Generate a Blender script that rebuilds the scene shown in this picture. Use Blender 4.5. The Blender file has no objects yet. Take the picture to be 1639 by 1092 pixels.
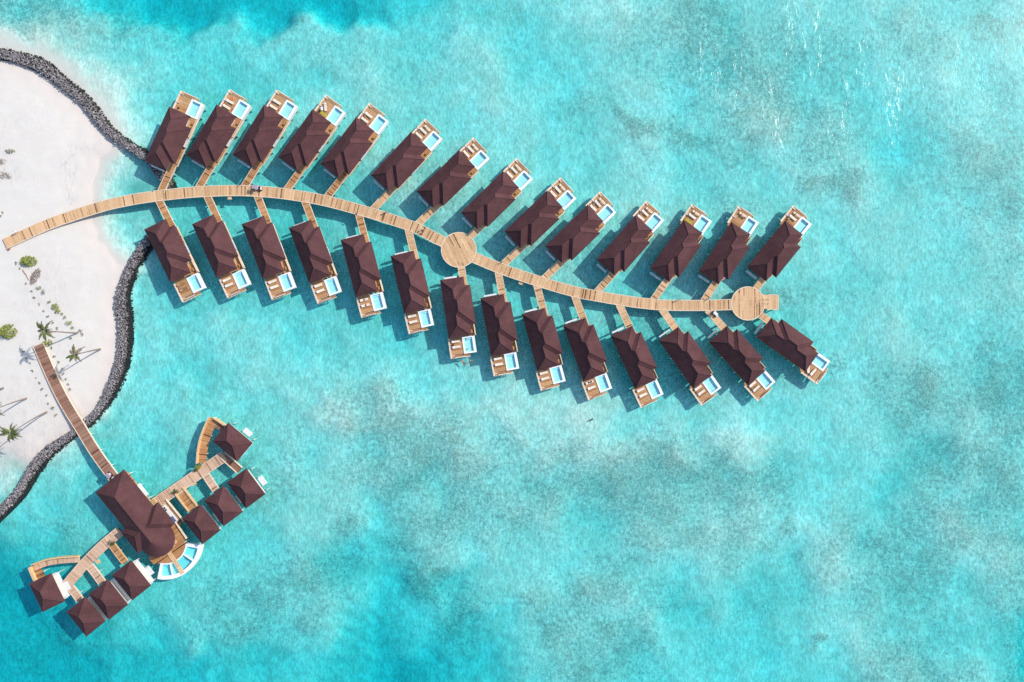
import bpy, bmesh, math, random
import numpy as np
from mathutils import Vector, Matrix
random.seed(7)
rng = np.random.default_rng(7)
S = bpy.context.scene
C = S.collection

# ------------------------------------------------------------------ camera, light, exposure
DECK = 1.4                      # height of every deck above the sea
EAVE = 3.8
HC = DECK + 175.0               # drone height
cam = bpy.data.cameras.new('camera'); co = bpy.data.objects.new('camera', cam); C.objects.link(co)
co.location = (0, 0, HC); co.rotation_euler = (0, 0, 0)
cam.sensor_width = 36; cam.lens = 24.024; cam.clip_start = 1; cam.clip_end = 9000
S.camera = co
SUN_EL, SUN_AZ = math.radians(38.5), math.radians(27)     # azimuth: from +x towards +y
W = bpy.data.worlds.new('World'); S.world = W; W.use_nodes = True
nt = W.node_tree; bg = nt.nodes['Background']
sky = nt.nodes.new('ShaderNodeTexSky'); sky.sky_type = 'NISHITA'; sky.sun_disc = False
sky.sun_elevation = SUN_EL; sky.sun_rotation = math.pi/2 - SUN_AZ
nt.links.new(sky.outputs[0], bg.inputs[0]); bg.inputs[1].default_value = 0.15
sun = bpy.data.lights.new('sun', 'SUN'); sun.energy = 3.0; sun.angle = math.radians(.6); sun.color = (1, .955, .89)
so = bpy.data.objects.new('sun', sun); C.objects.link(so)
sd = Vector((math.cos(SUN_EL)*math.cos(SUN_AZ), math.cos(SUN_EL)*math.sin(SUN_AZ), math.sin(SUN_EL)))
so.rotation_euler = sd.to_track_quat('Z', 'Y').to_euler()
so.location = (0, 0, 60)
S.view_settings.view_transform = 'Standard'; S.view_settings.look = 'None'
S.view_settings.exposure = 0.47; S.view_settings.gamma = 1; S.view_settings.use_curve_mapping = False
S.cycles.max_bounces = 8; S.cycles.transparent_max_bounces = 12; S.cycles.volume_bounces = 0
S.cycles.sample_clamp_indirect = 4; S.cycles.use_denoising = False
S.cycles.caustics_reflective = False; S.cycles.caustics_refractive = False

def P(px, py, z=DECK):
    s = (HC - z) / 1093.75
    return ((px - 819.5)*s, (546 - py)*s)
def PV(px, py, z=DECK):
    x, y = P(px, py, z); return Vector((x, y, z))

# ------------------------------------------------------------------ material helpers
def newmat(name):
    m = bpy.data.materials.new(name); m.use_nodes = True
    n = m.node_tree; n.nodes.clear()
    out = n.nodes.new('ShaderNodeOutputMaterial')
    return m, n, out
class NT:
    def __init__(s, n): s.n = n
    def __call__(s, typ, ins=None, **kw):
        d = s.n.nodes.new('ShaderNode'+typ)
        for k, v in kw.items(): setattr(d, k, v)
        for k, v in (ins or {}).items():
            if isinstance(v, bpy.types.NodeSocket): s.n.links.new(v, d.inputs[k])
            else: d.inputs[k].default_value = v
        return d
    def math(s, op, a, b=0.0, c=0.0, clamp=False):
        d = s('Math', {0: a, 1: b, 2: c}, operation=op); d.use_clamp = clamp; return d.outputs[0]
    def noise(s, vec, scale, detail=2, rough=.5, dist=0, out=0):
        return s('TexNoise', {'Vector': vec, 'Scale': scale, 'Detail': detail, 'Roughness': rough, 'Distortion': dist}).outputs[out]
    def ramp(s, f, a, b, lo=0., hi=1., smooth=True):
        d = s('MapRange', {0: f, 1: a, 2: b, 3: lo, 4: hi}); d.interpolation_type = 'SMOOTHSTEP' if smooth else 'LINEAR'; return d.outputs[0]
    def mix(s, f, a, b, mode='MIX'):
        d = s('Mix', data_type='RGBA', blend_type=mode)
        for i, v in ((0, f), (6, a), (7, b)):
            if isinstance(v, bpy.types.NodeSocket): s.n.links.new(v, d.inputs[i])
            else: d.inputs[i].default_value = v if i == 0 else (*v, 1)
        return d.outputs[2]
    def link(s, a, b): s.n.links.new(a, b)
def coord(N, kind='Object'): return N('TexCoord').outputs[kind]
def geo_pos(N): return N('NewGeometry').outputs['Position']

def plain(name, col, rough=.6, var=.12, scale=1.5, spec=.3, tint=0.0, objvar=0.0, bump=0.0, bscale=20):
    m, n, out = newmat(name); N = NT(n)
    v = coord(N)
    f = N.noise(v, scale, 4, .6)
    f = N.ramp(f, .25, .75, 1-var, 1+var, False)
    if tint:
        a = N('Attribute', attribute_name='tint').outputs['Fac']
        f = N.math('MULTIPLY', f, N.math('ADD', 1-tint*.5, N.math('MULTIPLY', a, tint)))
    if objvar:
        r = N('ObjectInfo').outputs['Random']
        f = N.math('MULTIPLY', f, N.ramp(r, 0, 1, 1-objvar, 1+objvar, False))
    c = N.mix(1.0, col, N('CombineColor', {0: f, 1: f, 2: f}).outputs[0], 'MULTIPLY')
    b = N('BsdfPrincipled', {'Base Color': c, 'Roughness': rough, 'Specular IOR Level': spec})
    if bump:
        h = N.noise(v, bscale, 3, .6)
        N.link(N('Bump', {'Height': h, 'Strength': bump, 'Distance': .05}).outputs[0], b.inputs['Normal'])
    N.link(b.outputs[0], out.inputs[0])
    return m

def wood(name, dark, mid, light, objvar=.08):
    """timber planks: every plank has its own 'tint' value on its faces"""
    m, n, out = newmat(name); N = NT(n)
    a = N('Attribute', attribute_name='tint').outputs['Fac']
    v = geo_pos(N)
    big = N.noise(v, .22, 3, .6)
    small = N.noise(v, 2.6, 3, .65)
    t = N.math('ADD', a, N.math('MULTIPLY', N.math('SUBTRACT', big, .5), .55))
    t = N.math('ADD', t, N.math('MULTIPLY', N.math('SUBTRACT', small, .5), .5), clamp=True)
    r = N('ValToRGB', {0: t}); e = r.color_ramp.elements
    e[0].position = .0; e[0].color = (*dark, 1); e[1].position = 1.; e[1].color = (*light, 1)
    x = e.new(.42); x.color = (*mid, 1)
    o = N('ObjectInfo').outputs['Random']
    f = N.ramp(o, 0, 1, 1-objvar, 1+objvar, False)
    c = N.mix(1.0, r.outputs[0], N('CombineColor', {0: f, 1: f, 2: f}).outputs[0], 'MULTIPLY')
    b = N('BsdfPrincipled', {'Base Color': c, 'Roughness': .72, 'Specular IOR Level': .25})
    N.link(b.outputs[0], out.inputs[0])
    return m

M = {}
M['walk'] = wood('walkway timber', (.18, .085, .034), (.61, .37, .19), (.77, .52, .30))
M['deck'] = wood('terrace timber', (.10, .04, .014), (.42, .20, .078), (.64, .37, .18))
M['walk_red'] = wood('reddish timber', (.10, .042, .022), (.27, .135, .085), (.40, .235, .165))
M['walk_pink'] = wood('greyed pink timber', (.18, .09, .05), (.57, .37, .245), (.72, .51, .36))
M['beam'] = plain('pale timber edge', (.74, .58, .43), .7, .18, 1.2)
M['yellowwood'] = plain('yellow timber', (.66, .45, .23), .7, .2, 2.)
M['white'] = plain('white render', (.72, .72, .71), .55, .06, .8)
M['whitepool'] = plain('white pool rim', (.83, .84, .84), .45, .04, .8)
M['pile'] = plain('pale concrete pile', (.66, .66, .62), .8, .18, 2.)
M['wall'] = plain('limewashed wall', (.62, .57, .50), .7, .1, 1.)
M['cushion'] = plain('cream cushion', (.78, .66, .53), .85, .05, 2., objvar=.06)
M['brownwood'] = plain('brown teak', (.34, .19, .09), .6, .2, 4., objvar=.1)
M['darkitem'] = plain('dark cloth', (.03, .025, .03), .8, .2)
M['red'] = plain('red towel', (.45, .03, .04), .9, .2)
M['orange'] = plain('orange vinyl', (.80, .20, .05), .35, .05)
M['yellow'] = plain('yellow green towel', (.42, .36, .05), .9, .2)
M['whitecloth'] = plain('white towel', (.82, .76, .78), .9, .05)
M['blue'] = plain('blue cloth', (.05, .10, .30), .9, .2)
M['trunk'] = plain('palm trunk bark', (.22, .17, .14), .9, .3, 3.)
M['leaf'] = plain('palm leaf green', (.085, .10, .024), .55, .35, 1.5, tint=.9)
M['leafdry'] = plain('dry palm leaf', (.24, .17, .12), .8, .3, 2., tint=.8)
M['shrub'] = plain('bright shrub leaf', (.24, .27, .035), .6, .35, 1.5, tint=1.0)
M['sapling'] = plain('dull sapling leaf', (.21, .22, .12), .7, .3, 2., tint=.7)
M['twig'] = plain('grey dry twig', (.31, .26, .24), .9, .3, 3., tint=.8)
M['clay'] = plain('terracotta', (.36, .13, .07), .8, .15)
M['skin'] = plain('skin', (.45, .24, .15), .55, .08)
M['hair'] = plain('dark hair', (.02, .014, .01), .6, .2)
M['pinkcloth'] = plain('pink shirt', (.80, .46, .46), .9, .05)
M['creamcloth'] = plain('cream shirt', (.78, .70, .52), .9, .05)
M['navycloth'] = plain('navy shorts', (.02, .03, .06), .9, .1)
M['cartbody'] = plain('maroon cart body', (.10, .03, .045), .35, .05, spec=.5)
M['cartroof'] = plain('lilac grey cart roof', (.36, .29, .33), .4, .08, spec=.5)
M['cartwhite'] = plain('white cart panel', (.78, .74, .76), .35, .04, spec=.5)
M['tyre'] = plain('black rubber', (.018, .018, .018), .8, .1)
M['metal'] = plain('dark bronze metal', (.05, .045, .04), .4, .1)

def make_roof_mat():
    m, n, out = newmat('dark brown shingles'); N = NT(n)
    v = coord(N)
    z = N('SeparateXYZ', {0: v}).outputs[2]
    course = N.math('FRACT', N.math('MULTIPLY', z, 6.5))
    edge = N.ramp(course, .0, .22, .84, 1.0)
    big = N.ramp(N.noise(geo_pos(N), .3, 5, .65), .3, .7, .82, 1.16)
    fine = N.ramp(N.noise(v, 4.5, 3, .7), .3, .7, .82, 1.16)
    o = N.ramp(N('ObjectInfo').outputs['Random'], 0, 1, .92, 1.08, False)
    f = N.math('MULTIPLY', N.math('MULTIPLY', edge, big), N.math('MULTIPLY', fine, o))
    c = N.mix(1.0, (.092, .0395, .0405), N('CombineColor', {0: f, 1: f, 2: f}).outputs[0], 'MULTIPLY')
    b = N('BsdfPrincipled', {'Base Color': c, 'Roughness': .8, 'Specular IOR Level': .12})
    h = N.math('ADD', course, N.math('MULTIPLY', N.noise(v, 7, 2, .6), .8))
    N.link(N('Bump', {'Height': h, 'Strength': .35, 'Distance': .03}).outputs[0], b.inputs['Normal'])
    N.link(b.outputs[0], out.inputs[0]); return m
M['roof'] = make_roof_mat()
M['cap'] = plain('ridge cap', (.092, .046, .046), .8, .15, 2., spec=.1)
M['fascia'] = plain('roof fascia', (.10, .06, .05), .7, .1, 2.)

def make_tile(nm, tc):
    m, n, out = newmat(nm); N = NT(n)
    v = coord(N)
    f = N.ramp(N.noise(v, .9, 3, .6), .3, .7, .9, 1.06)
    c = N.mix(1.0, tc, N('CombineColor', {0: f, 1: f, 2: f}).outputs[0], 'MULTIPLY')
    b = N('BsdfPrincipled', {'Base Color': c, 'Roughness': .4})
    N.link(b.outputs[0], out.inputs[0]); return m
M['tile'] = make_tile('pale blue pool tile', (.53, .84, .90))
M['spatile'] = make_tile('aqua pool tile', (.38, .76, .80))
def make_poolwater(name, tint, scale):
    m, n, out = newmat(name); N = NT(n)
    v = geo_pos(N)
    bmp = N('Bump', {'Height': N.noise(v, scale, 2, .5), 'Strength': .35, 'Distance': .05}).outputs[0]
    fr = N('Fresnel', {'IOR': N.ramp(N('NewGeometry').outputs['Backfacing'], 0, 1, 1.33, 1/1.33, False), 'Normal': bmp}).outputs[0]
    t = N('BsdfTransparent', {0: (*tint, 1)}); g = N('BsdfGlossy', {'Roughness': .06, 'Normal': bmp})
    mx = N('MixShader', {0: fr, 1: t.outputs[0], 2: g.outputs[0]})
    N.link(mx.outputs[0], out.inputs[0]); return m
M['poolwater'] = make_poolwater('pool water', (.80, .965, .985), 2.5)

def make_rock(name, wetname=None):
    m, n, out = newmat(name); N = NT(n)
    v = geo_pos(N)
    a = N('Attribute', attribute_name='tint').outputs['Fac']
    z = N('SeparateXYZ', {0: v}).outputs[2]
    z = N.math('ADD', z, N.math('MULTIPLY', N.math('SUBTRACT', N.noise(v, .5, 3, .6), .5), .6))
    dry = N.ramp(z, .35, .72)
    f = N.ramp(a, 0, 1, .15, 1.9, False)
    f = N.math('MULTIPLY', f, N.ramp(N.noise(v, 3., 4, .7), .3, .7, .75, 1.2))
    c = N.mix(1., (.235, .213, .213), N('CombineColor', {0: f, 1: f, 2: f}).outputs[0], 'MULTIPLY')
    c = N.mix(dry, (.022, .021, .020), c)
    b = N('BsdfPrincipled', {'Base Color': c, 'Roughness': .85})
    N.link(b.outputs[0], out.inputs[0]); return m
M['rock'] = make_rock('breakwater stone')

# ------------------------------------------------------------------ mesh helpers
class MB:
    def __init__(s): s.v = []; s.f = []; s.t = []
    def add(s, vs, fs, t=.5):
        b = len(s.v); s.v += [tuple(x) for x in vs]; s.f += [tuple(b+i for i in f) for f in fs]; s.t += [t]*len(fs)
    def hexa(s, q, z0, z1, t=.5, bottom=True):
        """prism over a 2-D polygon; z0/z1 numbers"""
        n = len(q)
        vs = [(x, y, z0) for x, y in q] + [(x, y, z1) for x, y in q]
        fs = [tuple(range(n, 2*n))] + [(i, (i+1) % n, n+(i+1) % n, n+i) for i in range(n)]
        if bottom: fs.append(tuple(reversed(range(n))))
        s.add(vs, fs, t)
    def box(s, x0, x1, y0, y1, z0, z1, t=.5, bottom=True):
        s.hexa([(x0, y0), (x1, y0), (x1, y1), (x0, y1)], z0, z1, t, bottom)
    def obox(s, c, d, l, w, z0, z1, t=.5, bottom=True):
        """box centred at c, long axis d"""
        d = Vector((d[0], d[1])).normalized(); e = Vector((-d.y, d.x)); c = Vector((c[0], c[1]))
        q = [c-d*l/2-e*w/2, c+d*l/2-e*w/2, c+d*l/2+e*w/2, c-d*l/2+e*w/2]
        s.hexa([tuple(p) for p in q], z0, z1, t, bottom)
    def cyl(s, x, y, z0, z1, r, n=10, r2=None, t=.5):
        r2 = r if r2 is None else r2
        vs = [(x+r*math.cos(2*math.pi*i/n), y+r*math.sin(2*math.pi*i/n), z0) for i in range(n)]
        vs += [(x+r2*math.cos(2*math.pi*i/n), y+r2*math.sin(2*math.pi*i/n), z1) for i in range(n)]
        s.add(vs, [tuple(range(n, 2*n)), tuple(reversed(range(n)))] + [(i, (i+1) % n, n+(i+1) % n, n+i) for i in range(n)], t)
    def tube(s, pts, rad, n=8, t=.5, cap=True):
        pts = [Vector(p) for p in pts]; rad = rad if hasattr(rad, '__len__') else [rad]*len(pts)
        vs = []
        for i, p in enumerate(pts):
            d = (pts[min(i+1, len(pts)-1)] - pts[max(i-1, 0)]).normalized()
            a = d.orthogonal().normalized() if abs(d.z) > .95 else d.cross(Vector((0, 0, 1))).normalized()
            b = d.cross(a)
            vs += [p + (a*math.cos(2*math.pi*k/n) + b*math.sin(2*math.pi*k/n))*rad[i] for k in range(n)]
        fs = [(i*n+k, i*n+(k+1) % n, (i+1)*n+(k+1) % n, (i+1)*n+k) for i in range(len(pts)-1) for k in range(n)]
        if cap: fs += [tuple(reversed(range(n))), tuple(range((len(pts)-1)*n, len(pts)*n))]
        s.add(vs, fs, t)
    def mesh(s, name, mat, sy=1, recalc=True):
        m = bpy.data.meshes.new(name)
        m.from_pydata([(x, y*sy, z) for x, y, z in s.v], [], s.f)
        a = m.attributes.new('tint', 'FLOAT', 'FACE'); a.data.foreach_set('value', s.t)
        m.materials.append(M[mat] if isinstance(mat, str) else mat)
        if recalc:
            b = bmesh.new(); b.from_mesh(m); bmesh.ops.recalc_face_normals(b, faces=b.faces); b.to_mesh(m); b.free()
        m.update(); return m
    def obj(s, name, mat, parent=None, sy=1, recalc=True, stuff=False):
        o = bpy.data.objects.new(name, s.mesh(name, mat, sy, recalc)); C.objects.link(o)
        if parent: o.parent = parent
        if stuff: o['kind'] = 'stuff'
        return o

def thing(name, label, cat, loc=(0, 0, 0), rz=0, group=None):
    o = bpy.data.objects.new(name, None); C.objects.link(o)
    o.location = loc; o.rotation_euler = (0, 0, rz); o.empty_display_size = .3
    return tag(o, label, cat, group)
def tag(o, label, cat, group=None):
    o['label'] = label; o['category'] = cat
    if group: o['group'] = group
    return o
KIDS = {}
def kids(o):
    if o.name not in KIDS: KIDS[o.name] = list(o.children)
    return KIDS[o.name]
def copy_tree(o, parent=None):
    c = o.copy(); C.objects.link(c)
    if parent: c.parent = parent
    for ch in kids(o): copy_tree(ch, c)
    return c
def structure(o): o['kind'] = 'structure'; return o

def snoise(x, y, seed, scale):
    """cheap smooth value field from a few rotated sines, about -1..1"""
    r = np.random.default_rng(seed); o = np.zeros_like(x)
    for k in range(7):
        a = r.uniform(0, 6.283); f = r.uniform(.6, 1.7)/scale*2*np.pi
        o += np.sin((x*np.cos(a)+y*np.sin(a))*f + r.uniform(0, 6.28) + 1.3*np.sin((x*np.sin(a)-y*np.cos(a))*f*.6 + r.uniform(0, 6.28)))
    return o/3.2

# ------------------------------------------------------------------ ground: island and sea bed in one sheet
ISLE = [(-900, 96), (0, 96), (27, 101), (55, 113), (82, 130), (99, 145), (128, 167), (145, 185), (156, 200), (174, 220), (183, 233),
        (161, 255), (154, 277), (150, 302), (150, 321), (149, 346), (152, 365), (162, 388), (180, 413), (199, 427),
        (190, 456), (184, 482), (186, 505), (189, 521), (187, 560), (182, 588), (170, 618), (157, 648), (139, 667), (132, 673),
        (117, 689), (102, 697), (73, 715), (57, 729), (44, 738), (32, 728), (16, 714), (0, 712), (-900, 712)]
DEPTH = [  # metres x 10-ish codes, nodes every 60 px from (0,0)
 "4557888888765444444444444444444",
 "1234555544454444444444444444444",
 "0013455554444444444544444444444",
 "0012455544444444444444444544444",
 "0013454444444444444444445544444",
 "0024455555444444444444444444444",
 "0024455555554444444444444444444",
 "0013455555555444444444444444444",
 "1114455555555554444444444444444",
 "1114444455555555555554444444444",
 "1114454444444444455554444444444",
 "1124444443333333344444444444444",
 "1335544444433333333334444544444",
 "2455555444444444444444445444444",
 "5555555544544444544444444444444",
 "7655555556654444444445444444444",
 "8765555555776544445455544444554",
 "8876655555777654455555544445675",
 "8887776666787655555555544445777",
 "8887777667787655555555544445777",
]
DVAL = [.05, .3, .55, .85, 1.3, 1.75, 2.4, 3.3, 4.4, 6.0]
REEF = [  # x, y, rx, ry, angle, strength (pixels)
 (60, 15, 130, 40, 10, .75), (200, 40, 60, 30, 0, .6), (190, 100, 60, 25, 30, .3), (120, 30, 90, 25, 20, .5),
 (450, 55, 110, 40, 10, .42), (540, 80, 60, 30, 10, .4), (740, 45, 90, 45, 0, .3), (620, 120, 150, 60, 0, .25),
 (1110, 20, 60, 40, 0, .8), (1150, 75, 100, 60, 20, .75), (1240, 130, 90, 80, 10, .75), (1270, 60, 110, 60, 10, .5), (1330, 90, 80, 110, 0, .5),
 (1010, 190, 60, 18, 25, .9), (935, 170, 35, 18, 30, .6), (1050, 85, 70, 22, 20, .5), (1120, 225, 70, 25, 15, .85), (1215, 215, 30, 22, 0, .85), (1200, 180, 90, 60, 0, .6),
 (1335, 292, 50, 28, 10, .9), (1380, 240, 70, 60, 0, .45), (1300, 250, 60, 40, 30, .5), (1090, 270, 90, 30, 10, .35),
 (1150, 90, 150, 80, 15, .7), (1270, 190, 150, 90, 20, .62), (1400, 330, 140, 50, 20, .35), (1470, 60, 110, 70, 20, .5), (1575, 42, 22, 22, 0, .8), (1500, 170, 120, 60, 30, .4), (1450, 100, 60, 40, 0, .35),
 (1570, 250, 90, 50, 10, .75), (1620, 330, 50, 80, 0, .75), (1540, 310, 90, 40, 20, .5), (1600, 420, 60, 50, 0, .5), (1480, 270, 80, 50, 0, .35),
 (1400, 470, 130, 50, 10, .3), (1560, 500, 90, 40, 0, .3),
 (1480, 640, 70, 90, -10, .75), (1560, 640, 70, 70, 0, .6), (1620, 640, 60, 110, 0, .85), (1510, 740, 80, 60, 30, .7), (1600, 760, 70, 80, 0, .8), (1540, 840, 100, 60, 20, .75),
 (1470, 900, 70, 80, 0, .75), (1400, 950, 70, 60, 0, .6), (1620, 900, 60, 80, 0, .6), (1500, 1000, 60, 60, 0, .5), (1420, 1060, 60, 60, 0, .6), (1500, 1080, 90, 40, 0, .7),
 (1080, 750, 140, 45, 5, .95), (1010, 790, 130, 55, 10, .85), (1180, 790, 90, 45, -10, .8), (930, 760, 80, 50, 30, .75), (870, 790, 60, 90, 0, .7), (1090, 860, 130, 40, 10, .7), (1190, 850, 60, 50, 0, .6),
 (1230, 760, 50, 30, 0, .6), (1345, 630, 40, 60, 0, .4), (1350, 590, 25, 25, 0, .7), (1315, 560, 100, 30, 10, .3),
 (1255, 838, 20, 24, 0, .9), (1240, 880, 40, 70, 0, .35), (1380, 870, 60, 50, 0, .7), (1350, 920, 40, 80, 0, .5), (1320, 1030, 14, 10, 0, .8), (1285, 895, 14, 14, 0, .6),
 (1030, 890, 40, 30, 0, .6), (1060, 960, 50, 30, 20, .5), (1090, 975, 20, 20, 0, .6), (960, 950, 70, 80, 20, .7), (1000, 1030, 80, 60, 0, .7), (900, 1010, 60, 80, 0, .7), (940, 1080, 90, 30, 0, .75), (1220, 980, 50, 40, 0, .4),
 (610, 680, 90, 60, 20, .75), (700, 730, 110, 60, 25, .85), (630, 760, 80, 60, 10, .8), (780, 740, 70, 70, 0, .7), (760, 800, 80, 70, 0, .75), (700, 840, 90, 40, 20, .7), (560, 680, 50, 30, 0, .5), (840, 830, 50, 50, 0, .7),
 (545, 850, 30, 30, 0, .75), (560, 900, 50, 40, 0, .5), (690, 930, 50, 40, 40, .75), (660, 880, 60, 30, 30, .6), (740, 1000, 40, 70, 20, .6), (780, 960, 40, 50, 0, .5), (860, 780, 40, 60, 0, .5),
 (430, 960, 120, 60, -12, .72), (500, 930, 60, 55, -10, .75), (380, 1000, 80, 40, -10, .75), (300, 1010, 60, 30, 0, .5), (480, 980, 60, 30, -15, .5),
 (120, 860, 45, 30, 0, .55), (180, 810, 40, 30, 0, .3), (60, 1010, 60, 40, 0, .45), (110, 1030, 40, 30, 0, .55), (40, 1060, 60, 30, 0, .4),
 (440, 770, 45, 60, 0, .55), (470, 710, 60, 60, 30, .35), (440, 690, 50, 30, 0, .3), (410, 760, 50, 40, 0, .5), (330, 780, 40, 25, 0, .3),
 (1260, 480, 70, 14, 5, .75), (1120, 480, 60, 20, 0, .3), (1040, 520, 80, 25, 10, .52), (880, 520, 70, 25, 20, .52), (1060, 395, 60, 50, 0, .52), (1180, 395, 60, 50, 0, .52), (940, 400, 70, 40, 30, .52), (820, 380, 70, 40, 30, .52), (690, 300, 70, 40, 30, .52), (1160, 330, 90, 30, 0, .52), (760, 240, 60, 25, 30, .4), (650, 400, 60, 40, 0, .25), (760, 470, 60, 30, 0, .52), (1250, 620, 60, 25, 0, .4), (1090, 610, 120, 25, 0, .52), (900, 590, 120, 30, 20, .25),
 (240, 110, 20, 12, 0, .35), (220, 130, 12, 8, 0, .4), (15, 690, 40, 14, 0, .3), (28, 726, 16, 12, 0, .85), (270, 210, 20, 12, 0, .2), (186, 388, 10, 10, 0, .3), (215, 300, 40, 26, 0, .30), (200, 345, 30, 18, 0, .2), (135, 790, 50, 12, -45, .45), (215, 600, 10, 60, 20, .3), (170, 680, 30, 10, -40, .35)]

def axis(lo, hi, step, far):
    a = list(np.arange(lo, hi+step*.5, step)); d = step
    while a[-1] < far: d *= 1.5; a.append(a[-1]+d)
    d = step
    while a[0] > -far: d *= 1.5; a.insert(0, a[0]-d)
    return np.array(a)
def build_ground():
    xs = axis(-146, 146, .62, 3500); ys = axis(-102, 102, .62, 3500)
    X, Y = np.meshgrid(xs, ys); k = HC/1093.75
    px = X/k + 819.5; py = 546 - Y/k
    wx = px + 16*snoise(X, Y, 3, 26) + 5*snoise(X, Y, 13, 7); wy = py + 16*snoise(X, Y, 4, 24) + 5*snoise(X, Y, 14, 8)
    G = np.array([[DVAL[int(c)] for c in r.ljust(31, r[-1])[:31]] for r in DEPTH])
    gx = np.clip(wx/60, 0, 29.999); gy = np.clip(wy/60, 0, 18.999)
    i = gx.astype(int); j = gy.astype(int); fx = gx-i; fy = gy-j
    fx = fx*fx*(3-2*fx); fy = fy*fy*(3-2*fy)
    D = (G[j, i]*(1-fx)+G[j, i+1]*fx)*(1-fy) + (G[j+1, i]*(1-fx)+G[j+1, i+1]*fx)*fy
    R = np.zeros_like(X)
    for (cx, cy, rx, ry, an, st) in REEF:
        a = math.radians(an); dx = wx-cx; dy = wy-cy
        u = (dx*math.cos(a)+dy*math.sin(a))/rx; v = (-dx*math.sin(a)+dy*math.cos(a))/ry
        R = np.maximum(R, st*np.exp(-(u*u+v*v)**1.05*.68))
    R = np.maximum(R, np.clip((wx-1380)/260, 0, 1)*(.44+.2*snoise(X, Y, 17, 30)))
    R = np.clip(R*(1+.14*snoise(X, Y, 8, 11)) + .05*snoise(X, Y, 9, 26), 0, 1)
    # signed distance to the island outline (positive inside)
    poly = np.array([P(a, b, 0) for a, b in ISLE]); d2 = np.full(X.shape, 1e18); ins = np.zeros(X.shape, bool)
    near = (X < 60)
    for q in range(len(poly)):
        a = poly[q]; b = poly[(q+1) % len(poly)]; e = b-a; L = e@e
        t = np.clip(((X-a[0])*e[0]+(Y-a[1])*e[1])/L, 0, 1)
        d2 = np.minimum(d2, (X-a[0]-t*e[0])**2+(Y-a[1]-t*e[1])**2)
        cr = ((a[1] > Y) != (b[1] > Y)) & (X < (b[0]-a[0])*(Y-a[1])/(b[1]-a[1]+1e-12)+a[0])
        ins ^= cr
    d = np.where(ins, 1, -1)*np.sqrt(d2) + .35*snoise(X, Y, 21, 6)
    D = D*(1+.17*snoise(X, Y, 16, 42)*np.clip((px-300)/200, 0, 1)) - .42*R*np.clip(D-.7, 0, 1) + .12*snoise(X, Y, 6, 14) + .05*snoise(X, Y, 7, 5)
    D = np.maximum(D, .25)
    far = np.clip((np.hypot(X, Y)-220)/300, 0, 1); D = D*(1-far)+5*far
    sl = np.where((Y < (546-440)*k) & (X < -60), 5.0, np.where(Y < (546-236)*k, 8.0, 14.0)); s = np.clip(-d/sl, 0, 1); s = s*s*(3-2*s)*.75 + s*.25
    Z = np.where(d > 0, 1.05*(1-np.exp(-d*.13)) + .02*snoise(X, Y, 31, 6)*np.clip(d/6, 0, 1), -(.02+D*s))
    R = R*np.clip((-d-1)/4, 0, 1)
    ST = np.zeros_like(X)
    for (cx, cy, rx, ry, st) in ((122, 272, 14, 34, .75), (117, 322, 11, 22, .7), (138, 238, 26, 12, .45), (18, 262, 34, 40, .6), (34, 640, 60, 60, .3), (70, 470, 36, 60, .35), (100, 545, 60, 40, .25), (60, 690, 50, 24, .4), (60, 140, 30, 20, .2), (30, 200, 60, 30, .25), (120, 440, 40, 40, .2), (208, 295, 34, 34, .95), (215, 340, 40, 14, .6), (85, 84, 34, 13, .6), (118, 104, 24, 14, .5), (20, 725, 34, 26, .6)):
        ST = np.maximum(ST, st*np.exp(-(((wx-cx)/rx)**2+((wy-cy)/ry)**2)))
    ny, nx = X.shape
    me = bpy.data.meshes.new('sandy_ground')
    V = np.stack([X, Y, Z], -1).reshape(-1, 3)
    idx = np.arange(nx*ny).reshape(ny, nx)
    F = np.stack([idx[:-1, :-1], idx[:-1, 1:], idx[1:, 1:], idx[1:, :-1]], -1).reshape(-1, 4)
    me.vertices.add(len(V)); me.vertices.foreach_set('co', V.ravel())
    me.loops.add(F.size); me.loops.foreach_set('vertex_index', F.ravel())
    me.polygons.add(len(F)); me.polygons.foreach_set('loop_start', np.arange(0, F.size, 4)); me.polygons.foreach_set('use_smooth', np.ones(len(F), bool))
    me.update(calc_edges=True)
    at = me.attributes.new('reef', 'FLOAT', 'POINT'); at.data.foreach_set('value', R.ravel().astype(np.float32))
    at = me.attributes.new('stain', 'FLOAT', 'POINT'); at.data.foreach_set('value', ST.ravel().astype(np.float32))
    m, n, out = newmat('coral sand and reef'); N = NT(n)
    v = geo_pos(N); z = N('SeparateXYZ', {0: v}).outputs[2]
    reef = N('Attribute', attribute_name='reef').outputs['Fac']
    n1 = N.noise(v, 1.0, 4, .75); n2 = N.noise(v, .32, 4, .65); n3 = N.noise(v, .055, 3, .6)
    under = N.ramp(z, -.45, -.05, 1, 0)
    # coral rubble and weed, clumped
    q = N.math('ADD', reef, N.math('MULTIPLY', N.math('SUBTRACT', n1, .5), 2.3))
    q = N.math('ADD', q, N.math('MULTIPLY', N.math('SUBTRACT', n2, .5), .8))
    mask = N.ramp(q, .22, .98)
    cover = N.math('MULTIPLY', mask, N.ramp(reef, .02, .2))
    n4 = N.noise(v, 2.2, 3, .7)
    dk = N.mix(N.ramp(n4, .42, .62), (.085, .125, .105), (.40, .43, .375))
    sand = N.mix(N.ramp(n2, .35, .65), (.75, .71, .60), (.87, .84, .735))
    sand = N.mix(N.math('MULTIPLY', N.ramp(n3, .35, .65), .35), sand, (.56, .54, .43))
    # wave light mottling painted into bed colour; same noise gives sand ripple relief
    caustic_rip = N.noise(N('Mapping', {'Vector': v, 'Rotation': (0, 0, .55), 'Scale': (1., .45, 1)}).outputs[0], 1.7, 3, .65, .6)
    rr = N.ramp(caustic_rip, .33, .68, .77, 1.12)
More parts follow.
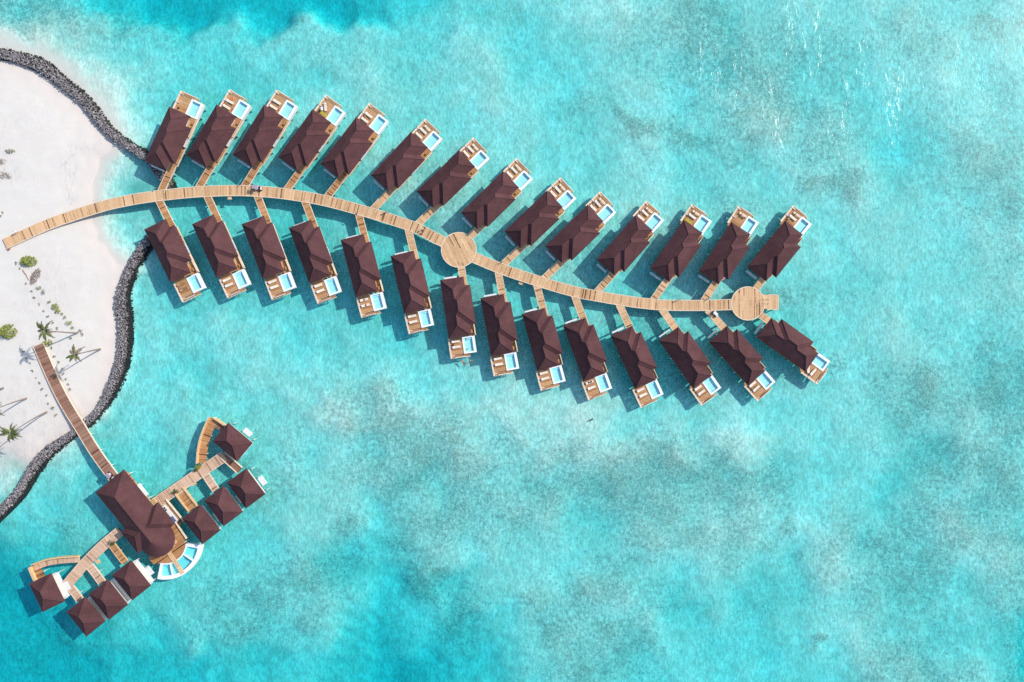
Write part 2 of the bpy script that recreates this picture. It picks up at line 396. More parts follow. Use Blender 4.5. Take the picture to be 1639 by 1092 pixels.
    caustic_rgb = N('CombineColor', {0: rr, 1: rr, 2: rr}).outputs[0]
    bed = N.mix(1., sand, caustic_rgb, 'MULTIPLY')
    bed = N.mix(N.math('MULTIPLY', cover, .62), bed, dk)
    # dry beach
    t1 = N.noise(N('Mapping', {'Vector': v, 'Rotation': (0, 0, -.35), 'Scale': (.4, 1., 1)}).outputs[0], .33, 5, .65, .8)
    t2 = N.noise(v, 2.2, 3, .6)
    dry = N.mix(N.ramp(t1, .36, .66), (.66, .612, .543), (.685, .638, .57))
    dry = N.mix(N.math('MULTIPLY', N.ramp(t2, .5, .72), .3), dry, (.62, .58, .535))
    warm = N.ramp(z, .12, .75)
    dry = N.mix(warm, (.66, .59, .52), dry)
    stn = N('Attribute', attribute_name='stain').outputs['Fac']
    sn = N.noise(N('Mapping', {'Vector': v, 'Rotation': (0, 0, .2), 'Scale': (1., .45, 1)}).outputs[0], 1.3, 5, .72, .7)
    dry = N.mix(N.math('MULTIPLY', N.ramp(sn, .44, .66), stn), dry, (.43, .40, .385))
    bed = N.mix(N.math('MULTIPLY', stn, .85), bed, (.45, .475, .385))
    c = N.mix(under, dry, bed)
    b = N('BsdfPrincipled', {'Base Color': c, 'Roughness': .9, 'Specular IOR Level': .1})
    hb = N.math('ADD', N.math('MULTIPLY', caustic_rip, .8), N.math('ADD', n1, N.math('MULTIPLY', N.math('MULTIPLY', n4, reef), 2.5)))
    bm = N('Bump', {'Height': hb, 'Strength': N.ramp(z, -.6, .1, .30, .07), 'Distance': .2})
    N.link(bm.outputs[0], b.inputs['Normal'])
    N.link(b.outputs[0], out.inputs[0])
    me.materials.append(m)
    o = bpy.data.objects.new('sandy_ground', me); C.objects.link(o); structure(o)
build_ground()

def build_sea():
    """closed body of clear water: wavy reflecting top, absorption inside"""
    m, n, out = newmat('clear lagoon water'); N = NT(n)
    v = geo_pos(N)
    a = N.noise(N('Mapping', {'Vector': v, 'Rotation': (0, 0, .25), 'Scale': (1, .5, 1)}).outputs[0], .9, 3, .6, .4)
    b2 = N.noise(v, .16, 2, .5)
    h = N.math('ADD', a, N.math('MULTIPLY', b2, 1.6))
    st = N.noise(N('Mapping', {'Vector': v, 'Rotation': (0, 0, .12), 'Scale': (.30, .035, 1)}).outputs[0], 1., 3, .6)
    dist = N('VectorMath', {0: N('Mapping', {'Vector': v, 'Location': (-1.029, -1.562, 0), 'Scale': (1/62, 1/44, 0)}).outputs[0]}, operation='LENGTH').outputs['Value']
    gust = N.ramp(dist, .15, 1.15, 1, 0)
    stren = N.math('ADD', .2, N.math('MULTIPLY', gust, N.ramp(st, .43, .70, .2, 3.0)))
    bmp = N('Bump', {'Height': h, 'Strength': stren, 'Distance': .10}).outputs[0]
    fr = N('Fresnel', {'IOR': N.ramp(N('NewGeometry').outputs['Backfacing'], 0, 1, 1.33, 1/1.33, False), 'Normal': bmp}).outputs[0]
    t = N('BsdfTransparent', {0: (1, 1, 1, 1)}); g = N('BsdfGlossy', {'Roughness': .24, 'Normal': bmp})
    mx = N('MixShader', {0: fr, 1: t.outputs[0], 2: g.outputs[0]})
    N.link(mx.outputs[0], out.inputs[0])
    va = N('VolumeAbsorption', {'Color': (.165, .90, .938, 1), 'Density': .51})
    N.link(va.outputs[0], out.inputs[1])
    mb = MB(); mb.box(-3400, 3400, -3400, 3400, -9, 0)
    structure(mb.obj('sea', m))
build_sea()

# ------------------------------------------------------------------ planking
def ptint():
    r = random.random()
    if r < .055: return random.uniform(.0, .25)
    return min(1, max(.1, random.gauss(.58, .13)))
def planks_rect(mb, x0, x1, y0, y1, z, w=.3, along='x', gap=.035, th=.06):
    """planks laid one after another along 'along', each spanning the other axis"""
    a0, a1 = (x0, x1) if along == 'x' else (y0, y1)
    n = max(1, round((a1-a0)/w)); w = (a1-a0)/n; g = 0
    for i in range(n):
        if i % 4 == 0: g = random.gauss(0, .06)
        p, q = a0+i*w+gap/2, a0+(i+1)*w-gap/2
        zz = z + random.uniform(-.008, .008)
        if along == 'x': mb.box(p, q, y0, y1, zz-th, zz, ptint()+g, False)
        else: mb.box(x0, x1, p, q, zz-th, zz, ptint()+g, False)
def smooth_path(pts, step=.3):
    pts = [Vector((p[0], p[1])) for p in pts]
    if len(pts) == 2:
        dense = [pts[0].lerp(pts[1], i/200) for i in range(201)]
    else:
        dense = []
        for i in range(len(pts)-1):
            p0 = pts[i-1] if i else pts[0]*2-pts[1]; p1, p2 = pts[i], pts[i+1]; p3 = pts[i+2] if i+2 < len(pts) else p2*2-p1
            for k in range(40):
                t = k/40
                dense.append(.5*((2*p1)+(p2-p0)*t+(2*p0-5*p1+4*p2-p3)*t*t+(3*p1-p0-3*p2+p3)*t**3))
        dense.append(pts[-1])
    L = [0]
    for a, b in zip(dense, dense[1:]): L.append(L[-1]+(b-a).length)
    n = max(2, round(L[-1]/step)); out = []; j = 0
    for i in range(n+1):
        s = L[-1]*i/n
        while j < len(L)-2 and L[j+1] < s: j += 1
        t = (s-L[j])/max(1e-9, L[j+1]-L[j]); out.append(dense[j].lerp(dense[j+1], t))
    return out
def normals(path):
    ns = []
    for i in range(len(path)):
        d = (path[min(i+1, len(path)-1)]-path[max(i-1, 0)]).normalized(); ns.append(Vector((-d.y, d.x)))
    return ns
def walkway(name, label, cat, pts, width, z=DECK, mat='walk', sec=8, group=None, edges=(1, 1), piles=True, skip=None, pile_every=16, edge_mat='beam', edge_h=.05, edge_w=.16):
    """boardwalk along a path: plank sections, edge beams, piles; coordinates in metres"""
    path = smooth_path(pts, .3); ns = normals(path)
    mid = path[len(path)//2]
    root = thing(name, label, cat, (mid.x, mid.y, 0), 0, group)
    loc = lambda v: (v.x-mid.x, v.y-mid.y)
    i = 0
    while i < len(path)-1:
        k = min(len(path)-1, i + sec + random.randint(-2, 2))
        if len(path)-1-k < 4: k = len(path)-1
        mb = MB(); g = random.gauss(0, .045)
        for s in range(i, k):
            a, b = path[s], path[s+1]; d = (b-a)*.05; last = (s == k-1)
            if skip and skip((a+b)/2): continue
            d2 = (b-a)*(.2 if last else .05)
            wa = width/2; zz = z+random.uniform(-.008, .008)
            q = [a+d+ns[s]*wa, a+d-ns[s]*wa, b-d2-ns[s+1]*wa, b-d2+ns[s+1]*wa]
            mb.hexa([loc(p) for p in q], zz-.07, zz, ptint()+g, False)
        if mb.v: mb.obj('deck_section', mat, root, stuff=True)
        i = k
    mb = MB()
    for s in range(0, len(path)-1):                 # dark bearer under the boards
        a, b = path[s], path[s+1]
        if skip and skip((a+b)/2): continue
        q = [a+ns[s]*width*.44, a-ns[s]*width*.44, b-ns[s+1]*width*.44, b+ns[s+1]*width*.44]
        mb.hexa([loc(p) for p in q], z-.4, z-.1, .2)
    if mb.v: mb.obj('bearer', 'metal', root, stuff=True)
    for sd_, on in ((1, edges[0]), (-1, edges[1])):
        if not on: continue
        w1 = width/2*sd_; w2 = (width/2+edge_w)*sd_; mb = MB()
        for s in range(len(path)):
            if s == len(path)-1 or (skip and skip((path[s]+path[s+1])/2)):
                if mb.v: mb.obj('edge_beam', edge_mat, root); mb = MB()
                continue
            a, b = path[s], path[s+1]
            q = [a+ns[s]*w1, b+ns[s+1]*w1, b+ns[s+1]*w2, a+ns[s]*w2]
            mb.hexa([loc(p) for p in q], z-.34, z+edge_h)
    if piles:
        pm = None
        for s in range(pile_every//2, len(path), pile_every):
            for sd_ in (1, -1):
                p = path[s]+ns[s]*(width/2-.5)*sd_
                if skip and skip(path[s]): continue
                if pm is None:
                    mb = MB(); mb.cyl(0, 0, -4.5, z-.1, .17, 9); o = mb.obj('pile', 'pile', root); pm = o.data
                else:
                    o = bpy.data.objects.new('pile', pm); C.objects.link(o); o.parent = root
                o.location = (p.x-mid.x, p.y-mid.y, 0)
    return root

MAIN = [(7.5, 390.5), (40, 375.5), (85.5, 356), (157, 332.3), (205, 321), (249.5, 314), (300, 308.5), (340, 306), (380, 305.2), (419, 306.8), (458.8, 310.8), (516.4, 320.6), (579.6, 337.2), (622, 350), (664.8, 364.6),
        (695.2, 380.1), (734.5, 399.8), (759.5, 412.4), (806.2, 431.7), (866.3, 451.6), (917.5, 466.5), (950, 473), (988, 479.6), (1022, 484.6), (1059.4, 488.3), (1090, 489), (1122.6, 489), (1160, 488), (1197, 486.5)]
PLAT = [((734.3, 400.0), 27.6, math.radians(-62)), ((1197.3, 485.8), 26.4, math.radians(90))]
PC = [(Vector(P(*c)), r*.16, a) for c, r, a in PLAT]
in_plat = lambda p: any((p-c).length < r for c, r, a in PC)
main_pts = [P(*p) for p in MAIN]
main_path = smooth_path(main_pts, .3)
WALK_W = 2.5
walkway('main_boardwalk', 'long curving timber boardwalk running from the beach between the two rows of villas', 'boardwalk', main_pts, WALK_W, skip=in_plat)

def round_platform(c, r, ang, label):
    root = thing('round_platform', label, 'platform', (c.x, c.y, 0), ang, 'round platforms on the main boardwalk')
    w = .3; n = round(2*r/w); w = 2*r/n; g = 0
    strips = []
    for i in range(n):
        y0, y1 = -r+i*w+.012, -r+(i+1)*w-.012
        if i % 3 == 0: g = random.gauss(0, .08)
        # boards butt-jointed into lengths
        l = math.sqrt(max(0.2, r*r-min(abs(y0), abs(y1))**2*.75-max(abs(y0), abs(y1))**2*.25)); x = -l; mb = MB()
        while x < l-.05:
            x2 = min(l, x+random.uniform(1.6, 4.2));
            if l-x2 < .8: x2 = l
            mb.box(x, x2-.02, y0, y1, DECK-.06, DECK+.012+random.uniform(-.006, .006), ptint()+g, False); x = x2
        mb.obj('plank', 'walk', root)
    mb = MB(); mb.cyl(0, 0, DECK-.45, DECK-.09, r-.12, 48, t=.2); mb.obj('bearer', 'metal', root)
    mb = MB(); k = 64
    for i in range(k):
        a, b = 2*math.pi*i/k, 2*math.pi*(i+1)/k
        mb.hexa([(r*.985*math.cos(a), r*.985*math.sin(a)), ((r+.14)*math.cos(a), (r+.14)*math.sin(a)), ((r+.14)*math.cos(b), (r+.14)*math.sin(b)), (r*.985*math.cos(b), r*.985*math.sin(b))], DECK-.34, DECK+.035)
    mb.obj('rim_beam', 'beam', root)
    for i in range(8):
        mb = MB(); a = i*math.pi/4+.2; mb.cyl((r-.3)*math.cos(a), (r-.3)*math.sin(a), -4.5, DECK-.1, .18, 9); mb.obj('pile', 'pile', root)
    return root
round_platform(PC[0][0], PC[0][1], PC[0][2], 'round plank platform where the boardwalk bends, midway along the villas')
round_platform(PC[1][0], PC[1][1], PC[1][2], 'round plank platform at the seaward end of the boardwalk beside the swim landing')

# swim landing at the sea end
def swim_landing():
    a = Vector(P(1221, 483)); root = thing('swim_landing', 'square timber swim landing with stair treads at the far end of the boardwalk', 'landing', (a.x, a.y, 0), math.radians(-2))
    mb = MB(); planks_rect(mb, 1.45, 4.1, -1.8, 1.8, DECK-.55, .3); mb.obj('lower_deck', 'walk', root, stuff=True)
    for i in range(3):
        mb = MB(); mb.box(-.15+i*.52, .33+i*.52, -1.8, 1.8, DECK-.2-i*.15, DECK-.12-i*.15, ptint()); mb.obj('tread', 'walk', root)
    for y in (-.55, .55):
        mb = MB(); mb.tube([(-.5, y, DECK-.2), (-.5, y, DECK+.85), (1.4, y, DECK+.35), (1.4, y, DECK-.5)], .04, 6); mb.obj('handrail', 'metal', root)
    mb = MB(); mb.box(4.1, 4.28, -1.8, 1.8, DECK-.85, DECK-.5); mb.box(1.4, 4.1, -1.95, -1.8, DECK-.85, DECK-.5); mb.box(1.4, 4.1, 1.8, 1.95, DECK-.85, DECK-.5); mb.obj('edge_beam', 'beam', root, stuff=True)
    for x in (1.7, 3.9):
        for y in (-1.6, 1.6):
            mb = MB(); mb.cyl(x, y, -4.5, DECK-.6, .16, 9); mb.obj('pile', 'pile', root)
swim_landing()

# ------------------------------------------------------------------ water villas
UP = [((270.1, 171.8), (232, 255.7)), ((346, 168.1), (298.4, 248)), ((422, 168.1), (372.7, 247.4)), ((500, 174.9), (445.1, 251.3)), ((569.8, 187.8), (512.9, 261.9)),
      ((658.2, 211), (593.4, 280.6)), ((735.2, 240.1), (666.6, 306.4)), ((805.5, 273.6), (737.1, 340.8)), ((875.7, 305), (807.2, 370.4)), ((941.1, 327.3), (871.9, 394.7)),
      ((1017.1, 344.7), (954.8, 415.4)), ((1094.1, 352.2), (1040.5, 429.2)), ((1171, 354.6), (1118.3, 435)), ((1256.7, 352.7), (1197, 426.4))]
LO = [((272.3, 452), (231.1, 367.8)), ((346.2, 444.7), (307.5, 359.5)), ((420.3, 447.1), (386.8, 359.5)), ((494.9, 453.6), (462.2, 365.1)), ((569.1, 475.6), (545.3, 384.4)),
      ((647, 502.5), (625, 409.7)), ((717.9, 541.4), (704.4, 448.9)), ((786.2, 570.5), (768.8, 477.3)), ((859.9, 593.6), (835.7, 503.8)), ((934.2, 610.6), (901.3, 521.6)),
      ((1016.7, 623.4), (977.5, 537.5)), ((1109.8, 622.7), (1054.8, 544.9)), ((1198.1, 618.1), (1134.9, 546.5)), ((1289.6, 595.6), (1211.8, 539.7))]
L, WF, WM, WB, UA, UB, PITCH = 14.95, 6.0, 7.35, 5.75, 2.3, 12.2, .67
ORD = ['first', 'second', 'third', 'fourth', 'fifth', 'sixth', 'seventh', 'eighth', 'ninth', 'tenth', 'eleventh', 'twelfth', 'thirteenth', 'last']
def hip_solid(mb, tops, outline, z0, th=.16):
    vs = [v for p in tops for v in p]; b = 0
    for p in tops: mb.add(p, [tuple(range(len(p)))])
    n = len(outline)
    mb.add([(x, y, z0) for x, y in outline]+[(x, y, z0-th) for x, y in outline], [(i, (i+1) % n, n+(i+1) % n, n+i) for i in range(n)]+[tuple(range(n, 2*n))])
def caps(mb, segs, r=.09):
    for a, b in segs:
        a = Vector(a); b = Vector(b); d = (b-a).normalized(); mb.tube([a+Vector((0, 0, .02)), b+Vector((0, 0, .02))], r, 5)
def villa_proto(sg):
    root = bpy.data.objects.new('water_villa', None); C.objects.link(root)
    hf, hm, hb = WF/2*PITCH, WM/2*PITCH, WB/2*PITCH; E = EAVE
    F1 = (WF/2, WF/2, E+hf); F2 = (UA+WF/2, WF/2, E+hf); M1 = (UA+WM/2, WM/2, E+hm); M2 = (UB-WM/2, WM/2, E+hm); B1 = (UB-WB/2, WB/2, E+hb); B2 = (L-WB/2, WB/2, E+hb)
    a0, aF, aFa, aMa, aMb, aBb, aB, aL = (0, 0, E), (0, WF, E), (UA, WF, E), (UA, WM, E), (UB, WM, E), (UB, WB, E), (L, WB, E), (L, 0, E)
    tops = [[a0, aL, B2, B1, M2, M1, F2, F1], [a0, F1, aF], [aF, F1, F2, aFa], [aFa, F2, M1, aMa], [aMa, M1, M2, aMb], [aMb, M2, B1, aBb], [aBb, B1, B2, aB], [aB, B2, aL]]
    outline = [(p[0], p[1]) for p in (a0, aF, aFa, aMa, aMb, aBb, aB, aL)]
    mb = MB(); hip_solid(mb, tops, outline, E); roof = mb.obj('roof', 'roof', root, sg)
    mb = MB(); caps(mb, [(a0, F1), (aF, F1), (F1, F2), (F2, M1), (M1, aMa), (M1, M2), (M2, B1), (M2, aMb), (B1, B2), (B2, aB), (B2, aL)])
    mb.obj('ridge_cap', 'cap', roof, sg)
    mb = MB(); mb.box(.9, L-.9, .75, 4.9, DECK, E-.18); mb.box(3.2, UB-.3, 4.901, 5.6, DECK, E-.18); mb.obj('wall', 'wall', root, sg)
    mb = MB(); mb.box(.5, L-.3, .4, 5.6, DECK-.3, DECK-.02); mb.obj('floor_slab', 'brownwood', root, sg)
    # terrace and side deck
    mb = MB(); planks_rect(mb, L-.6, L+4.28, .02, 3.13, DECK, .3); mb.obj('terrace', 'deck', root, sg, stuff=True)
    mb = MB(); planks_rect(mb, 2.0, L+.1, 4.95, 6.75, DECK, .3); mb.obj('side_deck', 'deck', root, sg, stuff=True)
    mb = MB(); planks_rect(mb, L+4.34, L+5.1, .5, 3.7, DECK-.32, .38); mb.obj('lower_step', 'deck', root, sg, stuff=True)
    for i in range(3):
        mb = MB(); mb.box(L+4.45, L+5.1, 3.78+i*.3, 3.98+i*.3, DECK-.42-.16*i, DECK-.36-.16*i, .6); mb.obj('tread', 'deck', root, sg)
    mb = MB(); mb.box(L+.0, L+5.14, -.42, 0.0, DECK-.32, DECK+.16); mb.obj('ledge', 'beam', root, sg)
    mb = MB(); mb.box(L+4.28, L+5.14, 0.02, .48, DECK-.3, DECK+.05, .7); mb.obj('corner_deck', 'deck', root, sg)
    for u in (L+2.2, L+4.55):
        mb = MB(); mb.box(u-.07, u+.07, -.3, .75, DECK+.18, DECK+.3); mb.obj('white_bar', 'white', root, sg)
    mb = MB(); mb.box(L+5.14, L+5.3, -.42, 4.7, DECK-.65, DECK-.28); mb.obj('edge_beam', 'beam', root, sg)
    mb = MB(); mb.box(2.0, L+.1, 6.75, 6.88, DECK-.35, DECK+.04); mb.obj('edge_beam', 'beam', root, sg)
    mb = MB(); mb.box(L+5.0, L+5.12, .9, 3.6, DECK+.62, DECK+.7); rl = mb.obj('handrail', 'white', root, sg)
    mb = MB()
    for k in range(7): mb.box(L+5.03, L+5.09, .95+k*.43, 1.01+k*.43, DECK-.4, DECK+.62)
    mb.obj('balusters', 'brownwood', rl, sg, stuff=True)
    # plunge pool
    u0, u1, v0, v1 = L+.13, L+4.42, 3.17, 6.42
    mb = MB(); z0, z1 = .3, DECK+.14
    for (a, b, c, d) in ((u0, u0+.3, v0, v1), (u1-.42, u1, v0, v1), (u0+.3, u1-.42, v0, v0+.42), (u0+.3, u1-.42, v1-.66, v1)): mb.box(a, b, c, d, z0, z1)
    pool = mb.obj('plunge_pool', 'whitepool', root, sg, stuff=False)
    i0, i1, j0, j1 = u0+.3, u1-.42, v0+.42, v1-.66
    mb = MB(); mb.box(i0-.03, i1+.03, j0-.03, j1+.03, z0+.02, z0+.68); mb.obj('pool_floor', 'tile', pool, sg)
    mb = MB(); mb.box(i0+.002, i0+.5, j0+.002, j1-.002, z0+.68, z0+.9); mb.obj('pool_step', 'tile', pool, sg)
    mb = MB(); mb.add([(i0, j0, z1-.13), (i1, j0, z1-.13), (i1, j1, z1-.13), (i0, j1, z1-.13)], [(0, 1, 2, 3)]); mb.obj('pool_water', 'poolwater', pool, sg)
    # white bath box on the side deck, entry screen, privacy wall, small bench
    mb = MB()
    for (a, b, c, d) in ((7.3, 9.7, 5.9, 6.02), (7.3, 9.7, 6.86, 7.02), (7.3, 7.44, 6.02, 6.86), (9.56, 9.7, 6.02, 6.86)): mb.box(a, b, c, d, DECK, DECK+.62)
    mb.box(7.44, 9.56, 6.02, 6.86, DECK+.02, DECK+.42); mb.obj('bath_tub', 'white', root, sg)
    mb = MB(); mb.box(-.62, -.2, .9, 4.1, .85, 1.95); mb.obj('entry_screen', 'white', root, sg)
    mb = MB(); mb.box(10.0, L-.05, 6.64, 6.745, DECK-.3, DECK+.85); mb.obj('privacy_wall', 'beam', root, sg)
    mb = MB(); mb.box(L-1.5, L-.6, 5.75, 6.2, DECK+.01, DECK+.45, .5); mb.obj('bench', 'deck', root, sg)
    pm = None
    for (u, v) in ((1.0, .8), (1.0, 5.2), (6, .6), (6, 6.2), (11, .6), (11, 6.2), (L+.3, .4), (L+4.1, .3), (L+1.2, 6.0), (L+3.6, 6.0)):
        if pm is None:
            mb = MB(); mb.cyl(0, 0, -4.5, DECK-.35, .2, 9); o = mb.obj('pile', 'pile', root); pm = o.data
        else: o = bpy.data.objects.new('pile', pm); C.objects.link(o); o.parent = root
        o.location = (u, v*sg, 0)
    return root
def axis_of(i, row):
    ew, fw = (UP if row == 'upper' else LO)[i]
    a = Vector(P(*fw, EAVE)); b = Vector(P(*ew, EAVE)); d = (b-a).normalized()
    mid = (a+b)/2; return mid-d*L/2, math.atan2(d.y, d.x)
VILLAS = []
SPECIAL = {('upper', 0): 'its terrace bare', ('upper', 12): 'its terrace bare', ('upper', 13): 'nearest the end platform'}
for row, sg in (('upper', -1), ('lower', 1)):
    proto = villa_proto(sg)
    for i in range(14):
        r = proto if i == 0 else copy_tree(proto)
        o, an = axis_of(i, row); r.location = (o.x, o.y, 0); r.rotation_euler = (0, 0, an)
        if i == 13: lab = f'dark roofed water villa at the seaward end of the {row} row'
        else: lab = f'dark roofed water villa with plunge pool, {ORD[i]} from the beach in the {row} row'
        tag(r, lab, 'villa', f'water villas in the {row} row')
        VILLAS.append((row, i, sg, o, an))
def villa_pt(row, i, u, v, z=DECK):
    for (r, k, sg, o, an) in VILLAS:
        if r == row and k == i:
            c, s = math.cos(an), math.sin(an); y = v*sg
            return Vector((o.x+u*c-y*s, o.y+u*s+y*c, z)), an, sg
def which(row, i): return f'the last {row}-row villa' if i == 13 else f'the {ORD[i]} {row}-row villa'

# jetties from the boardwalk to each villa
mp = np.array([(p.x, p.y) for p in main_path])
for (row, i, sg, o, an) in VILLAS:
    u = 0.
    while u > -40:
        p, _, _ = villa_pt(row, i, u, 5.65)
        dm = np.min(np.hypot(mp[:, 0]-p.x, mp[:, 1]-p.y))
        if dm < WALK_W/2+.1 or any((Vector((p.x, p.y))-c).length < r+.1 for c, r, a in PC): break
        u -= .1
    a = villa_pt(row, i, u-.35, 5.65)[0]; b = villa_pt(row, i, 2.0, 5.65)[0]
    lab = f'short plank jetty linking boardwalk and {which(row, i)} from the beach'
    ft = lambda q: any((q-c).length < r+.12 for c, r, a_ in PC)
    walkway('villa_jetty', lab, 'jetty', [(a.x, a.y), (b.x, b.y)], 1.62, z=DECK-.012, mat='walk' if i > 4 else 'deck', sec=7, group='jetties to the villas', piles=True, pile_every=12, edge_w=.12, skip=ft, edge_h=.03)
# small lamp bollards where some jetties leave the boardwalk
for (px, py, k) in ((249.3, 303.6, 'upper row first'), (386.5, 294.6, 'upper row third'), (570.6, 343.2, 'lower row fifth'), (802.9, 420.2, 'upper row ninth'), (1132.5, 479.0, 'upper row thirteenth')):
    x, y = P(px, py)
    t = thing('bollard_lamp', f'small dark bollard lamp at the foot of the {k} jetty', 'lamp', (x, y, DECK), 0, 'bollard lamps on the boardwalk')
    mb = MB(); mb.cyl(0, 0, -.3, .75, .11, 10); mb.obj('post', 'metal', t)
    mb = MB(); mb.cyl(0, 0, .75, .9, .17, 10, .12); mb.obj('lamp_cap', 'metal', t)
for (px, py, k) in ((366.8, 315.8, 'between the second and third lower jetties'), (834, 452.3, 'just seaward of the round midway platform')):
    x, y = P(px, py); t = thing('side_step', f'small timber side step on the boardwalk edge {k}', 'step', (x, y, 0), math.radians(0 if px < 500 else -20))
    mb = MB(); planks_rect(mb, -.5, .5, -.35, .35, DECK-.25, .25); mb.obj('tread', 'walk', t, stuff=True)
    mb = MB(); mb.box(-.5, .5, -.5, -.35, DECK-.5, DECK-.2); mb.obj('edge_beam', 'beam', t)

# ------------------------------------------------------------------ loungers and other things on the terraces
def lounger_proto(cush, name='sun_lounger'):
    r = bpy.data.objects.new(name, None); C.objects.link(r)
    mb = MB()
    mb.box(-1.02, 1.02, -.34, -.28, .22, .3); mb.box(-1.02, 1.02, .28, .34, .22, .3)
    for k in range(8): mb.box(-1.0+k*.26, -.86+k*.26, -.28, .28, .23, .29)
    mb.obj('frame', 'brownwood', r, stuff=False)
    for x in (-.85, .85):
        for y in (-.31, .31):
            mb = MB(); mb.box(x-.04, x+.04, y-.03, y+.03, 0, .22); mb.obj('leg', 'brownwood', r)
    mb = MB()
    if cush:
        mb.box(-.32, 1.04, -.31, .31, .305, .42)
        q = [(-1.04, -.31, .42), (-.33, -.31, .305), (-.33, .31, .305), (-1.04, .31, .42)]
        mb.add(q+[(x, y, z+.13) for x, y, z in q], [(4, 5, 6, 7), (3, 2, 1, 0), (0, 1, 5, 4), (1, 2, 6, 5), (2, 3, 7, 6), (3, 0, 4, 7)])
        o = mb.obj('cushion', 'cushion', r)
        mb = MB(); mb.box(-1.0, -.72, -.26, .26, .545, .62); mb.obj('pillow', 'whitecloth', o)
    else:
        q = [(-1.04, -.3, .52), (-.33, -.3, .3), (-.33, .3, .3), (-1.04, .3, .52)]
        mb.add(q+[(x, y, z+.04) for x, y, z in q], [(4, 5, 6, 7), (3, 2, 1, 0), (0, 1, 5, 4), (1, 2, 6, 5), (2, 3, 7, 6), (3, 0, 4, 7)])
        mb.obj('backrest', 'brownwood', r)
    return r
lp = lounger_proto(True); lq = lounger_proto(False, 'teak_lounger'); used = set()
def put(proto, row, i, u, v, rot, label, cat, group, dz=0):
    r = proto if proto.name not in used else copy_tree(proto)
    used.add(proto.name)
    p, an, sg = villa_pt(row, i, u, v, DECK+dz); r.location = p; r.rotation_euler = (0, 0, an+sg*math.pi/2+rot)
    return tag(r, label, cat, group)
for (row, i, sg, o, an) in VILLAS:
    bare = (row, i) in (('upper', 0), ('upper', 12)); w = which(row, i)
    if bare: continue
    u1, u2 = (L+.95, L+2.4) if row == 'lower' else (L+.95, L+2.55)
    pr = lq if (row, i) == ('lower', 0) else lp; kind = 'bare teak lounger' if pr is lq else 'cream sun lounger'
    r1 = r2 = 0
    if (row, i) == ('upper', 3): r1, r2 = 0, -.85
    if (row, i) == ('lower', 13): r1, r2 = .5, -.12
    j = random.uniform(-.03, .03)
    if (row, i) not in (('upper', 11), ('upper', 13), ('upper', 3)):
        put(pr, row, i, u1, 1.5, r1+j, f'{kind} nearer the roof, terrace of {w}', 'sun lounger', 'sun loungers on the villa terraces')
    put(pr, row, i, u2, 1.5, r2-j, f'{kind} farther from the roof, terrace of {w}', 'sun lounger', 'sun loungers on the villa terraces')
# side tables between loungers
def table_proto():
    r = bpy.data.objects.new('side_table', None); C.objects.link(r)
    mb = MB(); mb.box(-.24, .24, -.24, .24, .38, .43); mb.obj('tabletop', 'brownwood', r)
    for x in (-.2, .2):
        for y in (-.2, .2):
            mb = MB(); mb.box(x-.025, x+.025, y-.025, y+.025, 0, .38); mb.obj('leg', 'brownwood', r)
    return r
tp = table_proto()
for (row, i) in [('upper', k) for k in (1, 4, 5, 6, 7, 8, 9, 10, 13)]+[('lower', k) for k in (0, 1, 6, 11, 12)]:
    put(tp, row, i, L+1.75, .85 if row == 'upper' else .8, 0, f'small brown side table between the loungers of {which(row, i)}', 'side table', 'side tables on the terraces')
# dining bench and stools near the outer edge of some upper terraces
def bench_proto():
    r = bpy.data.objects.new('long_table', None); C.objects.link(r)
    mb = MB()
    for k in range(3): mb.box(-.7, .7, -.3+k*.2, -.12+k*.2, .66, .71)
    mb.obj('tabletop', 'beam', r, stuff=True)
    for x in (-.6, .6):
        mb = MB(); mb.box(x-.04, x+.04, -.26, .26, 0, .66); mb.obj('leg', 'brownwood', r)
    return r
def stool_proto():
    r = bpy.data.objects.new('stool', None); C.objects.link(r)
    mb = MB(); mb.box(-.27, .27, -.27, .27, .38, .46); mb.obj('seat', 'cushion', r)
    for x in (-.22, .22):
        for y in (-.22, .22):
            mb = MB(); mb.box(x-.03, x+.03, y-.03, y+.03, 0, .38); mb.obj('leg', 'brownwood', r)
    return r
bp, sp = bench_proto(), stool_proto()
for i in (5, 6, 7, 8, 9, 10, 11, 12, 13):
    w = which('upper', i)
    put(bp, 'upper', i, L+3.75, 2.2, 0, f'pale slatted table by the outer rail of {w}', 'table', 'slatted tables on upper-row terraces')
    put(sp, 'upper', i, L+3.8, 1.1, .1, f'pale square stool beside the slatted table of {w}', 'stool', 'stools beside the slatted tables')
# odd belongings
def box_item(name, mat, dims, row, i, u, v, z, label, cat, rot=0):
    p, an, sg = villa_pt(row, i, u, v, DECK+z); lx, ly, lz = dims
    mb = MB(); n = 5
    for a in range(n):
        for b in range(2):
            x0 = -lx/2+a*lx/n; h = lz*(1+.5*math.sin(a*2.1+b)); mb.box(x0, x0+lx/n*1.001, -ly/2+b*ly/2, -ly/2+(b+1)*ly/2*.999, 0, h)
    b = bmesh.new(); me = mb.mesh(name, mat); o = bpy.data.objects.new(name, me); C.objects.link(o)
    o.location = p; o.rotation_euler = (0, 0, an+sg*math.pi/2+rot); b.free()
    return tag(o, label, cat)
box_item('towel', 'red', (.45, .4, .05), 'lower', 4, L+.95, 1.55, .43, 'crumpled red towel on the nearer-roof lounger of the fifth lower-row villa', 'towel', .4)
box_item('towel', 'red', (.45, .4, .05), 'lower', 4, L+2.4, 1.6, .43, 'crumpled red towel on the outer lounger of the fifth lower-row villa', 'towel', .7)
box_item('towel', 'darkitem', (.4, .35, .05), 'lower', 9, L+.95, 1.2, .43, 'dark bundled towel on a lounger of the tenth lower-row villa', 'towel', .5)
